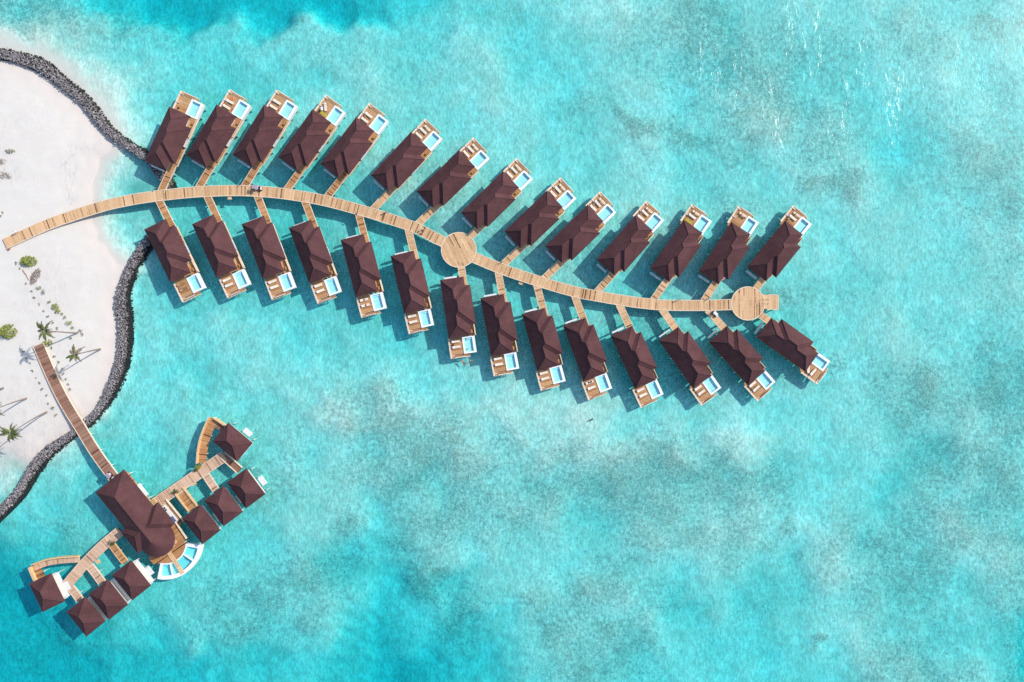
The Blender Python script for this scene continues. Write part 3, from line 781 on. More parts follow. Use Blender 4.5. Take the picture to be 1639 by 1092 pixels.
box_item('bag', 'darkitem', (.42, .36, .2), 'lower', 9, L+.95, 1.9, .43, 'small black bag on the lounger foot of the tenth lower-row villa', 'bag', .2)
box_item('bag', 'darkitem', (.4, .35, .2), 'lower', 6, L+1.7, .75, .45, 'black bag on the side table of the seventh lower-row villa', 'bag')
box_item('towel', 'yellow', (1.9, .62, .06), 'upper', 11, L+1.05, 1.5, .02, 'yellow green mat laid on the terrace of the twelfth upper-row villa', 'mat')
box_item('towel', 'yellow', (1.9, .8, .06), 'upper', 3, L+.9, 2.0, .02, 'yellow mat laid beside the pool of the fourth upper-row villa', 'mat')
box_item('towel', 'whitecloth', (.8, .6, .07), 'upper', 3, L+1.7, 1.05, .43, 'white towel thrown over the slanted lounger of the fourth upper-row villa', 'towel', -.85)
box_item('bag', 'darkitem', (.5, .4, .3), 'upper', 3, L+.8, .8, .0, 'dark bag under the roof edge of the fourth upper-row villa', 'bag')
box_item('bag', 'darkitem', (.35, .3, .3), 'upper', 0, L+.9, 1.0, .0, 'small dark bag alone on the bare terrace of the first upper-row villa', 'bag')
def ring_float():
    p, an, sg = villa_pt('upper', 1, L+3.5, 1.35, DECK+.12)
    mb = MB(); n, k = 20, 8; vs = []; fs = []
    for a in range(n):
        for b in range(k):
            t, q = 2*math.pi*a/n, 2*math.pi*b/k; r = .32+.13*math.cos(q); vs.append((r*math.cos(t), r*math.sin(t), .12*math.sin(q)))
            fs.append((a*k+b, a*k+(b+1) % k, ((a+1) % n)*k+(b+1) % k, ((a+1) % n)*k+b))
    mb.add(vs, fs); o = mb.obj('swim_ring', 'orange'); o.location = p
    tag(o, 'orange inflatable swim ring on the terrace of the second upper-row villa', 'swim ring')
ring_float()

# ------------------------------------------------------------------ spa over the water
def hip_rect(root, cx, cy, d, l, w, z, pitch=.62, name='roof', capname='ridge_cap'):
    d = Vector(d).normalized(); e = Vector((-d.y, d.x)); c = Vector((cx, cy))
    loc = lambda u, v, zz: (c.x+d.x*u+e.x*v, c.y+d.y*u+e.y*v, zz)
    h = w/2*pitch; a = [loc(-l/2, -w/2, z), loc(l/2, -w/2, z), loc(l/2, w/2, z), loc(-l/2, w/2, z)]
    r1, r2 = loc(-l/2+w/2, 0, z+h), loc(l/2-w/2, 0, z+h)
    mb = MB(); hip_solid(mb, [[a[0], a[1], r2, r1], [a[1], a[2], r2], [a[2], a[3], r1, r2], [a[3], a[0], r1]], [(p[0], p[1]) for p in a], z)
    ro = mb.obj(name, 'roof', root)
    mb = MB(); caps(mb, [(r1, r2), (a[0], r1), (a[3], r1), (a[1], r2), (a[2], r2)], .08); mb.obj(capname, 'cap', ro)
    return ro
CAB = [((363.9, 676), (404.6, 709), (378.9, 739.2), (341.4, 707), 'topmost, at the end of the curved ramp', 'C'),
       ((393.6, 749.8), (424.7, 791), (393.6, 814.3), (363.4, 773), 'farthest right in the row of three', 'R'),
       ((357, 777.7), (388.6, 819.4), (357.9, 842.9), (327.3, 801.6), 'middle one of the three on the pool side', 'R'),
       ((320.3, 807.5), (353.3, 850), (323.2, 870.8), (291.4, 830.4), 'beside the spa terrace and curved pool', 'R'),
       ((208.4, 896.5), (241.6, 936.8), (211.4, 962), (180.2, 920.7), 'just below the spa hall, left of the curved pool', 'L'),
       ((173.1, 926.8), (204.3, 969), (174.7, 991.6), (140.9, 952), 'middle one of the lower left three', 'L'),
       ((135.8, 955), (168, 993.6), (138.9, 1020.4), (107, 980), 'lowest of all the spa cabanas', 'L'),
       ((81.4, 917.7), (103.6, 962), (68.3, 980.6), (46.6, 934.2), 'leftmost, at the end of the lower curved ramp', 'L')]
for (n_, e_, s_, w_, lab, side) in CAB:
    z = 3.9; q = [Vector(P(*p, z)) for p in (n_, e_, s_, w_)]
    c = sum(q, Vector((0, 0)))/4; d = ((q[1]-q[0])+(q[2]-q[3])).normalized()
    l = ((q[1]-q[0]).length+(q[2]-q[3]).length)/2; w = ((q[3]-q[0]).length+(q[2]-q[1]).length)/2
    root = thing('spa_cabana', f'square hip roofed spa cabana, {lab}', 'cabana', (c.x, c.y, 0), math.atan2(d.y, d.x), 'spa cabanas on stilts')
    hip_rect(root, 0, 0, (1, 0), l, w, z)
    # local: +x along the long side, +y is the NE (outer, white) side
    mb = MB(); mb.box(-l/2+1, l/2-1, -w/2+1, w/2-1.1, DECK, z-.17); mb.obj('wall', 'wall', root)
    mb = MB(); mb.box(-l/2+.4, l/2-.4, -w/2+.4, w/2-.85, DECK-.3, DECK); mb.obj('floor_slab', 'pile', root)
    if side == 'L':
        mb = MB(); mb.box(-l/2+.55, l/2-.6, w/2-.85, w/2-.25, DECK-.3, DECK+.06); mb.obj('white_ledge', 'white', root)
    mb = MB()
    for k in range(5): mb.box(-.35+k*.46, .09+k*.46, w/2-.25, w/2+1.05, DECK-.25, DECK+.04)
    mb.obj('sun_platform', 'white', root, stuff=True)
    pm = None
    for x in (-l/2+.7, -.6, 1.7, l/2-.8):
        for y in (-w/2+.7, w/2-.1):
            mb = MB(); mb.cyl(x, y, -4, DECK-.28, .11, 8); mb.obj('pile', 'pile', root)

def spa_hall():
    z = 4.4; A = Vector(P(198, 751.6, z)); B = Vector(P(152.7, 788.3, z)); mid = (A+B)/2; w = (A-B).length
    v = (B-A).normalized(); d = Vector((-v.y, v.x))
    if d.x < 0: d = -d
    an = math.atan2(d.y, d.x); root = thing('spa_hall', 'large dark hip roofed spa hall with a rounded end facing the curved pool', 'spa hall', (mid.x, mid.y, 0), an)
    ctr = Vector(P(251.0, 862.5, z)); l = (ctr-mid).dot(d); h = w/2*.6; n = 20
    # local x along d; +y is to the left of d (north-east side)
    tops = [[(0, -w/2, z), (w/2, 0, z+h), (0, w/2, z)], [(0, -w/2, z), (l, -w/2, z), (l, 0, z+h), (w/2, 0, z+h)], [(0, w/2, z), (w/2, 0, z+h), (l, 0, z+h), (l, w/2, z)]]
    arc = [(l+w/2*math.cos(a), w/2*math.sin(a)) for a in np.linspace(-math.pi/2, math.pi/2, n)]
    for p, q in zip(arc, arc[1:]): tops.append([(p[0], p[1], z), (q[0], q[1], z), (l, 0, z+h)])
    outline = [(0, -w/2)]+arc+[(0, w/2)]
    mb = MB(); hip_solid(mb, tops, outline, z); ro = mb.obj('roof', 'roof', root)
    mb = MB(); caps(mb, [((0, -w/2, z), (w/2, 0, z+h)), ((0, w/2, z), (w/2, 0, z+h)), ((w/2, 0, z+h), (l, 0, z+h))], .09); mb.obj('ridge_cap', 'cap', ro)
    # cross gables, one on each long side
    def loc(px, py, zz):
        p = Vector(P(px, py, zz)); r = p-mid; e = Vector((-d.y, d.x)); return (r.dot(d), r.dot(e))
    x0, y0 = loc(252.5, 803.4, z); x1, y1 = loc(280.4, 838.2, z); ye = (y0+y1)/2; half = (x1-x0)/2; xm = (x0+x1)/2
    hd = half*.66; rise = min(hd, h+.35)
    for sgn, nm in ((1, 'side_roof'), (-1, 'side_roof')):
        yo = ye*sgn if sgn > 0 else -ye*.97
        ap = (xm, yo-sgn*half, z+rise); inn = (xm, 0, z+rise)
        t = [[(x0, yo, z+.01), (x1, yo, z+.01), ap], [(x0, yo, z+.01), ap, inn, (x0, 0, z+.01)], [(x1, yo, z+.01), (x1, 0, z+.01), inn, ap]]
        mb = MB(); hip_solid(mb, t, [(x0, yo), (x1, yo), (x1, 0), (x0, 0)], z+.01); sr = mb.obj(nm, 'roof', root)
        mb = MB(); caps(mb, [((x0, yo, z), ap), ((x1, yo, z), ap), (ap, inn)], .08); mb.obj('ridge_cap', 'cap', sr)
    mb = MB(); mb.box(.9, l, -w/2+1.6, w/2-2.0, DECK, z-.17); mb.obj('wall', 'wall', root)
    mb = MB(); mb.box(.2, l, -w/2+1.2, w/2-1.5, DECK-.35, DECK-.02); mb.obj('floor_slab', 'pile', root)
    # side strip of deck on the NE with white counter, and the lounge corner with white sofa
    mb = MB(); planks_rect(mb, 0.2, 9.6, w/2-2.3, w/2-1.25, DECK, .3); mb.obj('side_deck', 'deck', root, stuff=True)
    a0 = loc(228.5, 788.5, DECK)
    mb = MB(); mb.box(a0[0]-2.4, a0[0]+1.3, w/2-1.9, w/2-.75, DECK-.2, DECK+.12); mb.obj('white_counter', 'white', root)
    q0 = loc(246.5, 803.5, DECK)
    for k in range(4):
        mb = MB(); mb.box(q0[0]-.75+k*.4, q0[0]-.5+k*.4, q0[1]-1.0, q0[1]+.75, DECK+.02, DECK+.55); mb.obj('screen_slat', 'yellowwood', root)
    p0, p1 = loc(264.5, 810.5, DECK), loc(283, 836, DECK)
    mb = MB(); planks_rect(mb, p0[0]-1.2, p1[0]+1.0, p0[1]-2.6, p0[1]+1.3, DECK, .3); mb.obj('lounge_deck', 'deck', root, stuff=True)
    mb = MB(); mb.box(p0[0]-1.2, p1[0]+1.0, p0[1]+1.3, p0[1]+1.45, DECK-.3, DECK+.5); mb.obj('parapet', 'beam', root)
    mb = MB(); mb.box(p0[0]-.4, p1[0]+.1, p0[1]-1.4, p0[1]+.35, DECK+.01, DECK+.42); so_ = mb.obj('white_sofa', 'white', root)
    for k in range(3):
        mb = MB(); mb.box(p1[0]-1.9+k*.55, p1[0]-1.45+k*.55, p0[1]-.35, p0[1]+.15, DECK+.42, DECK+.56); mb.obj('cushion', 'blue', so_)
    for k in range(2):
        mb = MB(); mb.box(p0[0]+.1+k*.6, p0[0]+.5+k*.6, p0[1]-.5, p0[1]+0.0, DECK+.42, DECK+.58); mb.obj('cushion', 'navycloth', so_)
    for x in (1, 5, 9, 13, 17):
        for y in (-w/2+1.4, w/2-1.4):
            if x < l+3:
                mb = MB(); mb.cyl(x, y, -4, DECK-.3, .16, 8); mb.obj('pile', 'pile', root)
    return root
spa_hall()

def spa_terrace():
    c = Vector(P(264, 868.5)); root = thing('spa_terrace', 'fan shaped timber terrace between the rounded spa roof and the curved pool', 'terrace', (c.x, c.y, 0))
    poly = [(255, 845), (272.3, 838), (282.2, 836.5), (299.2, 861.9), (294.5, 866.3), (296.4, 872), (295, 881), (291, 888.5), (285, 895), (278, 899.3), (270, 901.8), (262, 902.2), (257, 901.8), (246, 903.6), (238.2, 894.8), (240, 880), (245, 855)]
    q = [Vector(P(*p))-c for p in poly]
    # planks run NE-SW: clip strips of the polygon
    an = math.radians(35); d = Vector((math.cos(an), math.sin(an))); e = Vector((-d.y, d.x))
    uv = [(p.dot(d), p.dot(e)) for p in q]; v = min(p[1] for p in uv); mb = MB()
    while v < max(p[1] for p in uv):
        vm = v+.15; xs = []
        for (a, b) in zip(uv, uv[1:]+uv[:1]):
            if (a[1] > vm) != (b[1] > vm): xs.append(a[0]+(vm-a[1])/(b[1]-a[1])*(b[0]-a[0]))
        xs.sort()
        for x0, x1 in zip(xs[::2], xs[1::2]):
            r = [d*x0+e*(v+.015), d*x1+e*(v+.015), d*x1+e*(v+.285), d*x0+e*(v+.285)]
            mb.hexa([tuple(p) for p in r], DECK-.07, DECK+.004, ptint(), False)
        v += .3
    mb.obj('deck_planks', 'deck', root, stuff=True)
    mb = MB(); mb.hexa([tuple(p*.985) for p in q], DECK-.4, DECK-.1, .3); mb.obj('bearer', 'brownwood', root)
    a, b = Vector(P(282.2, 836.5))-c, Vector(P(299.2, 861.9))-c
    mb = MB(); mb.obox((a+b)/2+(b-a).orthogonal().normalized()*0, b-a, (b-a).length, .16, DECK-.35, DECK+.5); mb.obj('parapet', 'beam', root)
    # timber bridge out over the pool
    a, b = Vector(P(268.5, 880.5))-c, Vector(P(294, 919))-c; dd = (b-a).normalized(); ee = Vector((-dd.y, dd.x)); n = int((b-a).length/.3); mb = MB()
    for i in range(n):
        m0 = a+dd*(i*.3+.15); mb.obox(m0, ee, 1.15, .27, DECK+.12, DECK+.2, ptint())
    mb.obj('pool_bridge', 'walk', root, stuff=True)
    for (px, py, an_) in ((279.5, 866, -40), (276, 871.5, -40)):
        p = Vector(P(px, py))-c; mb = MB(); mb.obox(p, (math.cos(math.radians(an_)), math.sin(math.radians(an_))), 1.5, .62, DECK+.02, DECK+.38); mb.obj('daybed', 'walk_pink', root)
    for ang in range(0, 100, 24):
        p = Vector((4.9*math.cos(math.radians(-ang)), 4.9*math.sin(math.radians(-ang)))); mb = MB(); mb.cyl(p.x, p.y, -4, DECK-.3, .15, 8); mb.obj('pile', 'pile', root)
spa_terrace()

def curved_pool():
    c = Vector(P(264, 868.5)); k = .16; root = thing('curved_pool', 'white rimmed fan shaped pool around the spa terrace', 'pool', (c.x, c.y, 0))
    ri, ro_, a0, a1 = 33.4*k, 59.2*k, math.radians(3.5), math.radians(101.7)
    def sector(r0, r1, b0, b1, z0, z1, n=28):
        mb = MB()
        for i in range(n):
            p, q = -(b0+(b1-b0)*i/n), -(b0+(b1-b0)*(i+1)/n)
            vs = [(r*math.cos(t), r*math.sin(t), zz) for zz in (z0, z1) for (r, t) in ((r0, p), (r1, p), (r1, q), (r0, q))]
            fs = [(4, 5, 6, 7), (0, 3, 2, 1), (1, 2, 6, 5), (3, 0, 4, 7)]
            if i == 0: fs.append((0, 1, 5, 4))
            if i == n-1: fs.append((2, 3, 7, 6))
            mb.add(vs, fs)
        return mb
    z1 = DECK+.1
    sector(ri, ri+.3, a0, a1, .2, z1).obj('inner_rim', 'whitepool', root)
    sector(ro_-.95, ro_, a0, a1, .2, z1).obj('outer_rim', 'whitepool', root)
    e = .11
    sector(ri+.3, ro_-.95, a0, a0+e, .2, z1, 3).obj('end_rim', 'whitepool', root)
    sector(ri+.3, ro_-.95, a1-.09, a1, .2, z1, 3).obj('end_rim', 'whitepool', root)
    for a in (math.radians(32.5), math.radians(76.5)): sector(ri+.3, ro_-.95, a-.022, a+.022, .2, z1-.01, 1).obj('divider', 'whitepool', root)
    sector(ri+.28, ro_-.93, a0+.02, a1-.02, .22, .45).obj('pool_floor', 'spatile', root)
    sector(ri+.3, ri+.85, a0+.11, a1-.09, .45, .85).obj('pool_step', 'spatile', root)
    mb = MB(); n = 28; vs = []; fs = []
    for i in range(n+1):
        t = -(a0+.1+(a1-a0-.18)*i/n); vs += [((ri+.29)*math.cos(t), (ri+.29)*math.sin(t), z1-.14), ((ro_-.94)*math.cos(t), (ro_-.94)*math.sin(t), z1-.14)]
    fs = [(2*i, 2*i+1, 2*i+3, 2*i+2) for i in range(n)]
    mb.add(vs, fs); mb.obj('pool_water', M['spawater'], root)
M['spawater'] = make_poolwater('spa pool water', (.64, .97, .965), 2.)
curved_pool()

pp = lambda pts, z=DECK: [P(a, b, z) for a, b in pts]
# walkways of the spa
walkway('spa_boardwalk', 'reddish timber boardwalk leading from the beach palms to the spa hall', 'boardwalk', pp([(61, 552), (84, 605.5), (104, 645), (130.4, 688.4), (152, 723.6), (178, 759.8), (190, 776)]), 2.55, mat='walk_red', sec=7)
walkway('spa_walkway', 'upper right timber walkway from the spa hall towards the cabanas', 'walkway', pp([(248, 806.2), (285, 781), (322, 755.5), (359.5, 730)]), 2.55, z=DECK+.004, mat='walk_pink', sec=9, edge_h=.12, edge_w=.14)
walkway('spa_walkway', 'lower left timber walkway from the spa hall towards the cabanas', 'walkway', pp([(193, 850.5), (165, 874), (136, 903), (104, 940.5)]), 2.55, z=DECK+.004, mat='walk_pink', sec=9, edges=(0, 1), edge_h=.12, edge_w=.14)
walkway('curved_ramp', 'curved ramp with a tall pale parapet rising to the topmost cabana', 'ramp', pp([(324, 742), (325.6, 722), (329.8, 702), (337, 683), (343, 671)]), 2.0, mat='deck', sec=10, edges=(1, 0), edge_mat='yellowwood', edge_h=.9, edge_w=.32)
walkway('curved_ramp', 'curved ramp with a pale parapet leading to the leftmost cabana', 'ramp', pp([(128, 895.5), (101, 897), (76, 901), (55, 908.5)]), 1.55, mat='walk_pink', sec=10, edges=(0, 1), edge_mat='yellowwood', edge_h=.8, edge_w=.3)
walkway('cabana_link', 'short parapet lined link from the curved ramp end to the topmost cabana', 'link', pp([(341, 675), (352, 682.5), (360, 688)]), 1.9, z=DECK-.004, mat='walk_red', sec=9, edges=(1, 0), edge_mat='yellowwood', edge_h=1.0, edge_w=.34, group='short links to the cabanas')
walkway('cabana_link', 'short yellow edged link down to the leftmost cabana', 'link', pp([(57, 904), (61, 914), (66, 925)]), 2.0, z=DECK-.004, mat='deck', sec=9, edges=(0, 1), edge_mat='yellowwood', edge_h=.8, edge_w=.6, group='short links to the cabanas')
walkway('cabana_link', 'weathered grey link with steps between the topmost cabana and the one below', 'link', pp([(357, 729), (371, 741.5), (384, 753)]), 1.7, z=DECK-.004, mat='walk_red', sec=5, edges=(1, 1), edge_h=.3, group='short links to the cabanas')
walkway('cabana_link', 'narrow timber link to the middle cabana of the right three', 'link', pp([(327, 757), (336, 771), (345.5, 785)]), 1.6, z=DECK-.004, mat='walk_pink', sec=6, group='short links to the cabanas')
walkway('cabana_link', 'wide yellowish timber link to the cabana beside the spa terrace', 'link', pp([(287, 785), (297.5, 799), (310, 815)]), 2.2, z=DECK-.004, mat='deck', sec=7, edges=(1, 1), edge_mat='yellowwood', edge_w=.35, edge_h=.35, group='short links to the cabanas')
walkway('cabana_link', 'yellowish timber link to the cabana just below the spa hall', 'link', pp([(178.5, 872), (189, 886), (200.5, 901)]), 1.5, z=DECK-.004, mat='deck', sec=6, edge_mat='yellowwood', group='short links to the cabanas')
walkway('cabana_link', 'narrow timber link to the middle cabana of the lower left three', 'link', pp([(143, 906), (153, 919), (163.5, 933.5)]), 1.75, z=DECK-.004, mat='walk_pink', sec=6, group='short links to the cabanas')
walkway('cabana_link', 'narrow timber link to the lowest cabana', 'link', pp([(112.5, 941), (120, 950), (128, 961)]), 1.7, z=DECK-.004, mat='walk_pink', sec=6, group='short links to the cabanas')
for (px, py, an, k) in ((309, 773, 33, 'right'), (155.5, 898.5, 33, 'left')):
    x, y = P(px, py); t = thing('side_step', f'small yellow side step on the {k} spa walkway', 'step', (x, y, 0), math.radians(an))
    mb = MB(); planks_rect(mb, -.55, .55, -.6, .35, DECK-.15, .25); mb.obj('tread', 'yellowwood', t, stuff=True)
    mb = MB(); mb.box(-.55, .55, -.7, -.6, DECK-.4, DECK-.1); mb.obj('edge_beam', 'yellowwood', t)

# ------------------------------------------------------------------ stone breakwaters
UPO = [(-60, 70), (0, 74), (36.6, 80.6), (73, 91.6), (102.6, 117), (135.5, 144.7), (157.5, 168.5), (180.4, 200), (194, 213), (212.5, 225.6), (234.4, 241.2), (256, 262), (272, 284), (279, 298)]
UPI = [(-60, 92), (0, 96), (27.5, 101.6), (55, 113.6), (82.4, 130), (106, 150), (128.2, 166.7), (154, 200), (174, 220), (194, 234.8), (230.8, 258), (247, 278), (258, 291), (268, 304)]
LOI = [(232, 380), (223.8, 391.6), (213, 407), (202, 427.8), (190.5, 455.7), (184, 482), (185.5, 505.5), (189, 522), (187.5, 560), (181.7, 588.4), (170, 617.7), (156.8, 648.4), (139.2, 667.5), (117.2, 687), (102.6, 696.6), (73.3, 715), (56.8, 731.4), (40.3, 757), (23.8, 784.5), (0, 808.4), (-50, 850)]
LOO = [(247, 384), (242, 394), (233, 407), (219.8, 432.2), (209.5, 455.7), (206, 482), (210, 505.5), (209.5, 532), (208, 560), (202.2, 588.4), (189, 622), (171.4, 651.4), (152.4, 674.8), (122.7, 699), (102.6, 715), (77, 738.8), (56.8, 762.6), (38.5, 792), (14.7, 818), (0, 832), (-50, 876)]
ICO = None
def ico():
    global ICO
    if ICO is None:
        b = bmesh.new(); bmesh.ops.create_icosphere(b, subdivisions=1, radius=1)
        ICO = (np.array([v.co[:] for v in b.verts]), [tuple(v.index for v in f.verts) for f in b.faces]); b.free()
    return ICO
def breakwater(inner, outer, label, seed):
    r = np.random.default_rng(seed); pi = smooth_path(pp(inner, .5), .5); po = smooth_path(pp(outer, .5), .5)
    n = min(len(pi), len(po)); pi = smooth_path(pp(inner, .5), .5); s = np.linspace(0, 1, 400)
    A = [pi[int(t*(len(pi)-1))] for t in s]; B = [po[int(t*(len(po)-1))] for t in s]
    root = thing('stone_breakwater', label, 'breakwater', (A[200].x, A[200].y, 0)); c = A[200]
    prof = lambda t: (np.interp(t, [0, .1, .35, .62, .85, 1.0], [.7, .95, 1.1, .85, .15, -.9]))
    mb = MB(); ts = np.linspace(0, 1, 9); vs = []; fs = []
    for i in range(0, 400, 3):
        for t in ts: p = A[i].lerp(B[i], t); vs.append((p.x-c.x, p.y-c.y, prof(t)-.5))
    k = len(ts); m = len(vs)//k
    for i in range(m-1):
        for j in range(k-1): fs.append((i*k+j, i*k+j+1, (i+1)*k+j+1, (i+1)*k+j))
    mb.add(vs, fs, .3); mb.obj('rubble_core', 'rock', root)
    length = sum((A[i+1]-A[i]).length for i in range(399)); iv, iF = ico(); mb = MB()
    cnt = int(length*3.2/.036)
    for q in range(cnt):
        i = int(r.uniform(0, 399)); t = r.uniform(.03, 1.0); p = A[i].lerp(B[i], t) + Vector(r.normal(0, .12, 2))
        sz = r.uniform(.11, .21)*(1.5 if r.random() < .12 else 1) * (1.15 if t > .7 else 1); sc = sz*np.array([r.uniform(.8, 1.3), r.uniform(.7, 1.1), r.uniform(.6, .9)])
        R = np.array(Matrix.Rotation(r.uniform(0, 6.3), 3, 'Z') @ Matrix.Rotation(r.normal(0, .5), 3, 'X'))
        vv = (iv*r.uniform(.78, 1.12, (len(iv), 1))*sc) @ R.T + np.array([p.x-c.x, p.y-c.y, float(prof(t))-.05+r.uniform(-.12, .12)])
        mb.add(vv.tolist(), iF, float(np.clip(r.normal(.42, .27), 0, 1)))
    mb.obj('stones', 'rock', root, recalc=False, stuff=True)
breakwater(UPI, UPO, 'curved grey stone breakwater along the upper beach to the first villa', 11)
breakwater(LOI, LOO, 'long curved grey stone breakwater along the lower beach passing under the spa boardwalk', 12)

# ------------------------------------------------------------------ beach plants
GZ = .95
def frond_mesh(Lf, droop, width, seed, mat='leaf', pairs=20):
    r = random.Random(seed); mb = MB(); pts = []
    for i in range(pairs+1):
        t = i/pairs; pts.append(Vector((Lf*t*(1-.12*t*droop), r.uniform(-.03, .03)*t, .55*Lf*.45*math.sin(t*2.2)*(1-.2*droop) - droop*Lf*.42*t*t)))
    mb.tube(pts, [.045*(1-i/pairs*.8) for i in range(pairs+1)], 4, .35)
    for i in range(2, pairs+1):
        t = i/pairs; p = pts[i]; ll = width*math.sin(min(1, t*1.15+.12)*math.pi*.93)**.6 * r.uniform(.8, 1.1); w = .10
        for s in (-1, 1):
            tip = p+Vector((ll*.55, s*ll*.8, -ll*.35-r.uniform(0, .15)))
            mb.add([p+Vector((-w, 0, 0)), p+Vector((w, 0, 0)), p.lerp(tip, .6)+Vector((w, 0, .05)), tip], [(0, 1, 2, 3)], r.uniform(.2, .9))
    return mb.mesh('frond', mat, recalc=False)
FR = [frond_mesh(3.6, .55+.12*k, .95, 40+k) for k in range(4)]
FD = [frond_mesh(3.4, .8+.2*k, .8, 50+k, 'leafdry') for k in range(2)]
def palm(base, crown, h, label, nf, dry=0, sc=1., seed=0):
    r = random.Random(seed); b = PV(*base, GZ); cx, cy = P(*crown, GZ+h); top = Vector((cx, cy, GZ+h))
    root = thing('palm_tree', label, 'palm tree', b, 0, 'palms leaning on the beach')
    rel = top-b; pts = []; rad = []
    for i in range(10):
        t = i/9; p = rel*t; p.x = rel.x*(t**1.25); p.y = rel.y*(t**1.25); pts.append(p - Vector((0, 0, .2 if i == 0 else 0))); rad.append(.2-.1*t+(.06 if i == 0 else 0))
    mb = MB(); mb.tube(pts, rad, 9); mb.obj('trunk', 'trunk', root)
    mb = MB(); mb.tube([rel+Vector((0, 0, -.4)), rel+Vector((0, 0, .5))], [.2, .1], 8); mb.obj('crown_shaft', 'leaf', root)
    for k in range(nf):
        o = bpy.data.objects.new('frond', (FD if k < dry else FR)[k % (2 if k < dry else 4)]); C.objects.link(o); o.parent = root
        o.location = rel+Vector((0, 0, .35)); a = k*2.399+r.uniform(-.25, .25)
        o.rotation_euler = (r.uniform(-.2, .2), r.uniform(-.55, .35), a); o.scale = (sc*.82*r.uniform(.75, 1.1),)*3
    # ring of raked sand and mulch at the foot
    return root
palm((122.4, 533.3), (73, 529.5), 10.6, 'tall coconut palm leaning left over the start of the spa boardwalk', 9, 1, 1.05, 1)
palm((159.7, 559), (121.6, 567.8), 8.8, 'palm with browning fronds right of the spa boardwalk start', 8, 4, .95, 2)
palm((74, 660), (19, 692), 9.5, 'green palm with its crown lowest on the beach, near the frame edge', 11, 0, .95, 3)
palm((41.8, 638), (-8, 655), 9.2, 'palm whose bare trunk leans out of the left frame edge', 10, 1, .9, 4)
palm((5, 621.5), (-42, 632), 9.2, 'palm at the left frame edge with only its foot showing', 10, 1, .9, 5)

def leaf_clump(mb, r, rx, ry, h, n, ls, t0=.0, low=0.0):
    for q in range(n):
        a = r.uniform(0, 6.283); rr = math.sqrt(r.random()); z = h*(1-rr*rr)*r.uniform(.35, 1.05)+low
        p = Vector((rx*rr*math.cos(a), ry*rr*math.sin(a), z)); b = r.uniform(0, 6.283); l = ls*r.uniform(.6, 1.3); tl = r.uniform(-.2, .9)
        d = Vector((math.cos(b)*math.cos(tl), math.sin(b)*math.cos(tl), math.sin(tl))); s = Vector((-math.sin(b), math.cos(b), r.uniform(-.3, .3)))
        mb.add([p, p+d*l*.5+s*l*.24, p+d*l, p+d*l*.5-s*l*.24], [(0, 1, 2, 3)], min(1, max(0, r.gauss(.5, .25)+t0)))
def shrub(px, py, rx, ry, h, n, ls, label, mat='shrub', name='green_shrub', cat='shrub', group=None, seed=0, stems=5):
    r = random.Random(seed); p = PV(px, py, GZ); root = thing(name, label, cat, p, 0, group)
    mb = MB(); leaf_clump(mb, r, rx, ry, h, n, ls, low=.12); mb.obj('foliage', mat, root, recalc=False, stuff=True)
    mb = MB()
    for k in range(stems):
        a = r.uniform(0, 6.28); mb.tube([(0, 0, -.2), (rx*.3*math.cos(a), ry*.3*math.sin(a), h*.45), (rx*.6*math.cos(a), ry*.6*math.sin(a), h*.6)], [.05, .035, .015], 5)
    mb.obj('stems', 'twig', root, stuff=True)
    return root
shrub(47.5, 418.5, 2.1, 1.25, 1.7, 420, .42, 'bright green wide shrub just below the beach end of the main boardwalk', seed=1)
shrub(15, 531, 2.2, 1.75, 2.4, 520, .45, 'largest round bright green shrub at the left of the beach', seed=2)
shrub(90, 491, .95, .75, .9, 120, .32, 'small light green bush, upper of the two touching on the beach', seed=3)
shrub(93.5, 498, .75, .55, .7, 80, .3, 'small light green bush, lower of the two touching on the beach', seed=4)
shrub(17.5, 242.5, 1.2, .5, .6, 110, .3, 'low olive green bush alone on the upper beach', mat='sapling', seed=5)
shrub(111, 517, .85, .55, .6, 70, .28, 'loose yellow green plant beside the crown of the tall palm', seed=6)
shrub(117, 525, .5, .4, .4, 30, .25, 'tiny yellow green plant between the loose plant and the palm foot', seed=7)
shrub(62.5, 461, .75, .5, .4, 60, .25, 'dull grey green low plant next to the dry leaf heap', mat='sapling', seed=8)
shrub(70, 468.5, .45, .65, .5, 60, .25, 'upright dull green plant right of the dry leaf heap', mat='sapling', seed=9)
shrub(129.5, 529.5, .55, .35, .4, 40, .25, 'dull green plant just right of the tall palm foot', mat='sapling', seed=10)
shrub(77.5, 549, 1.1, .75, .6, 60, .5, 'yellow green young palm at the corner of the spa boardwalk start', seed=11)
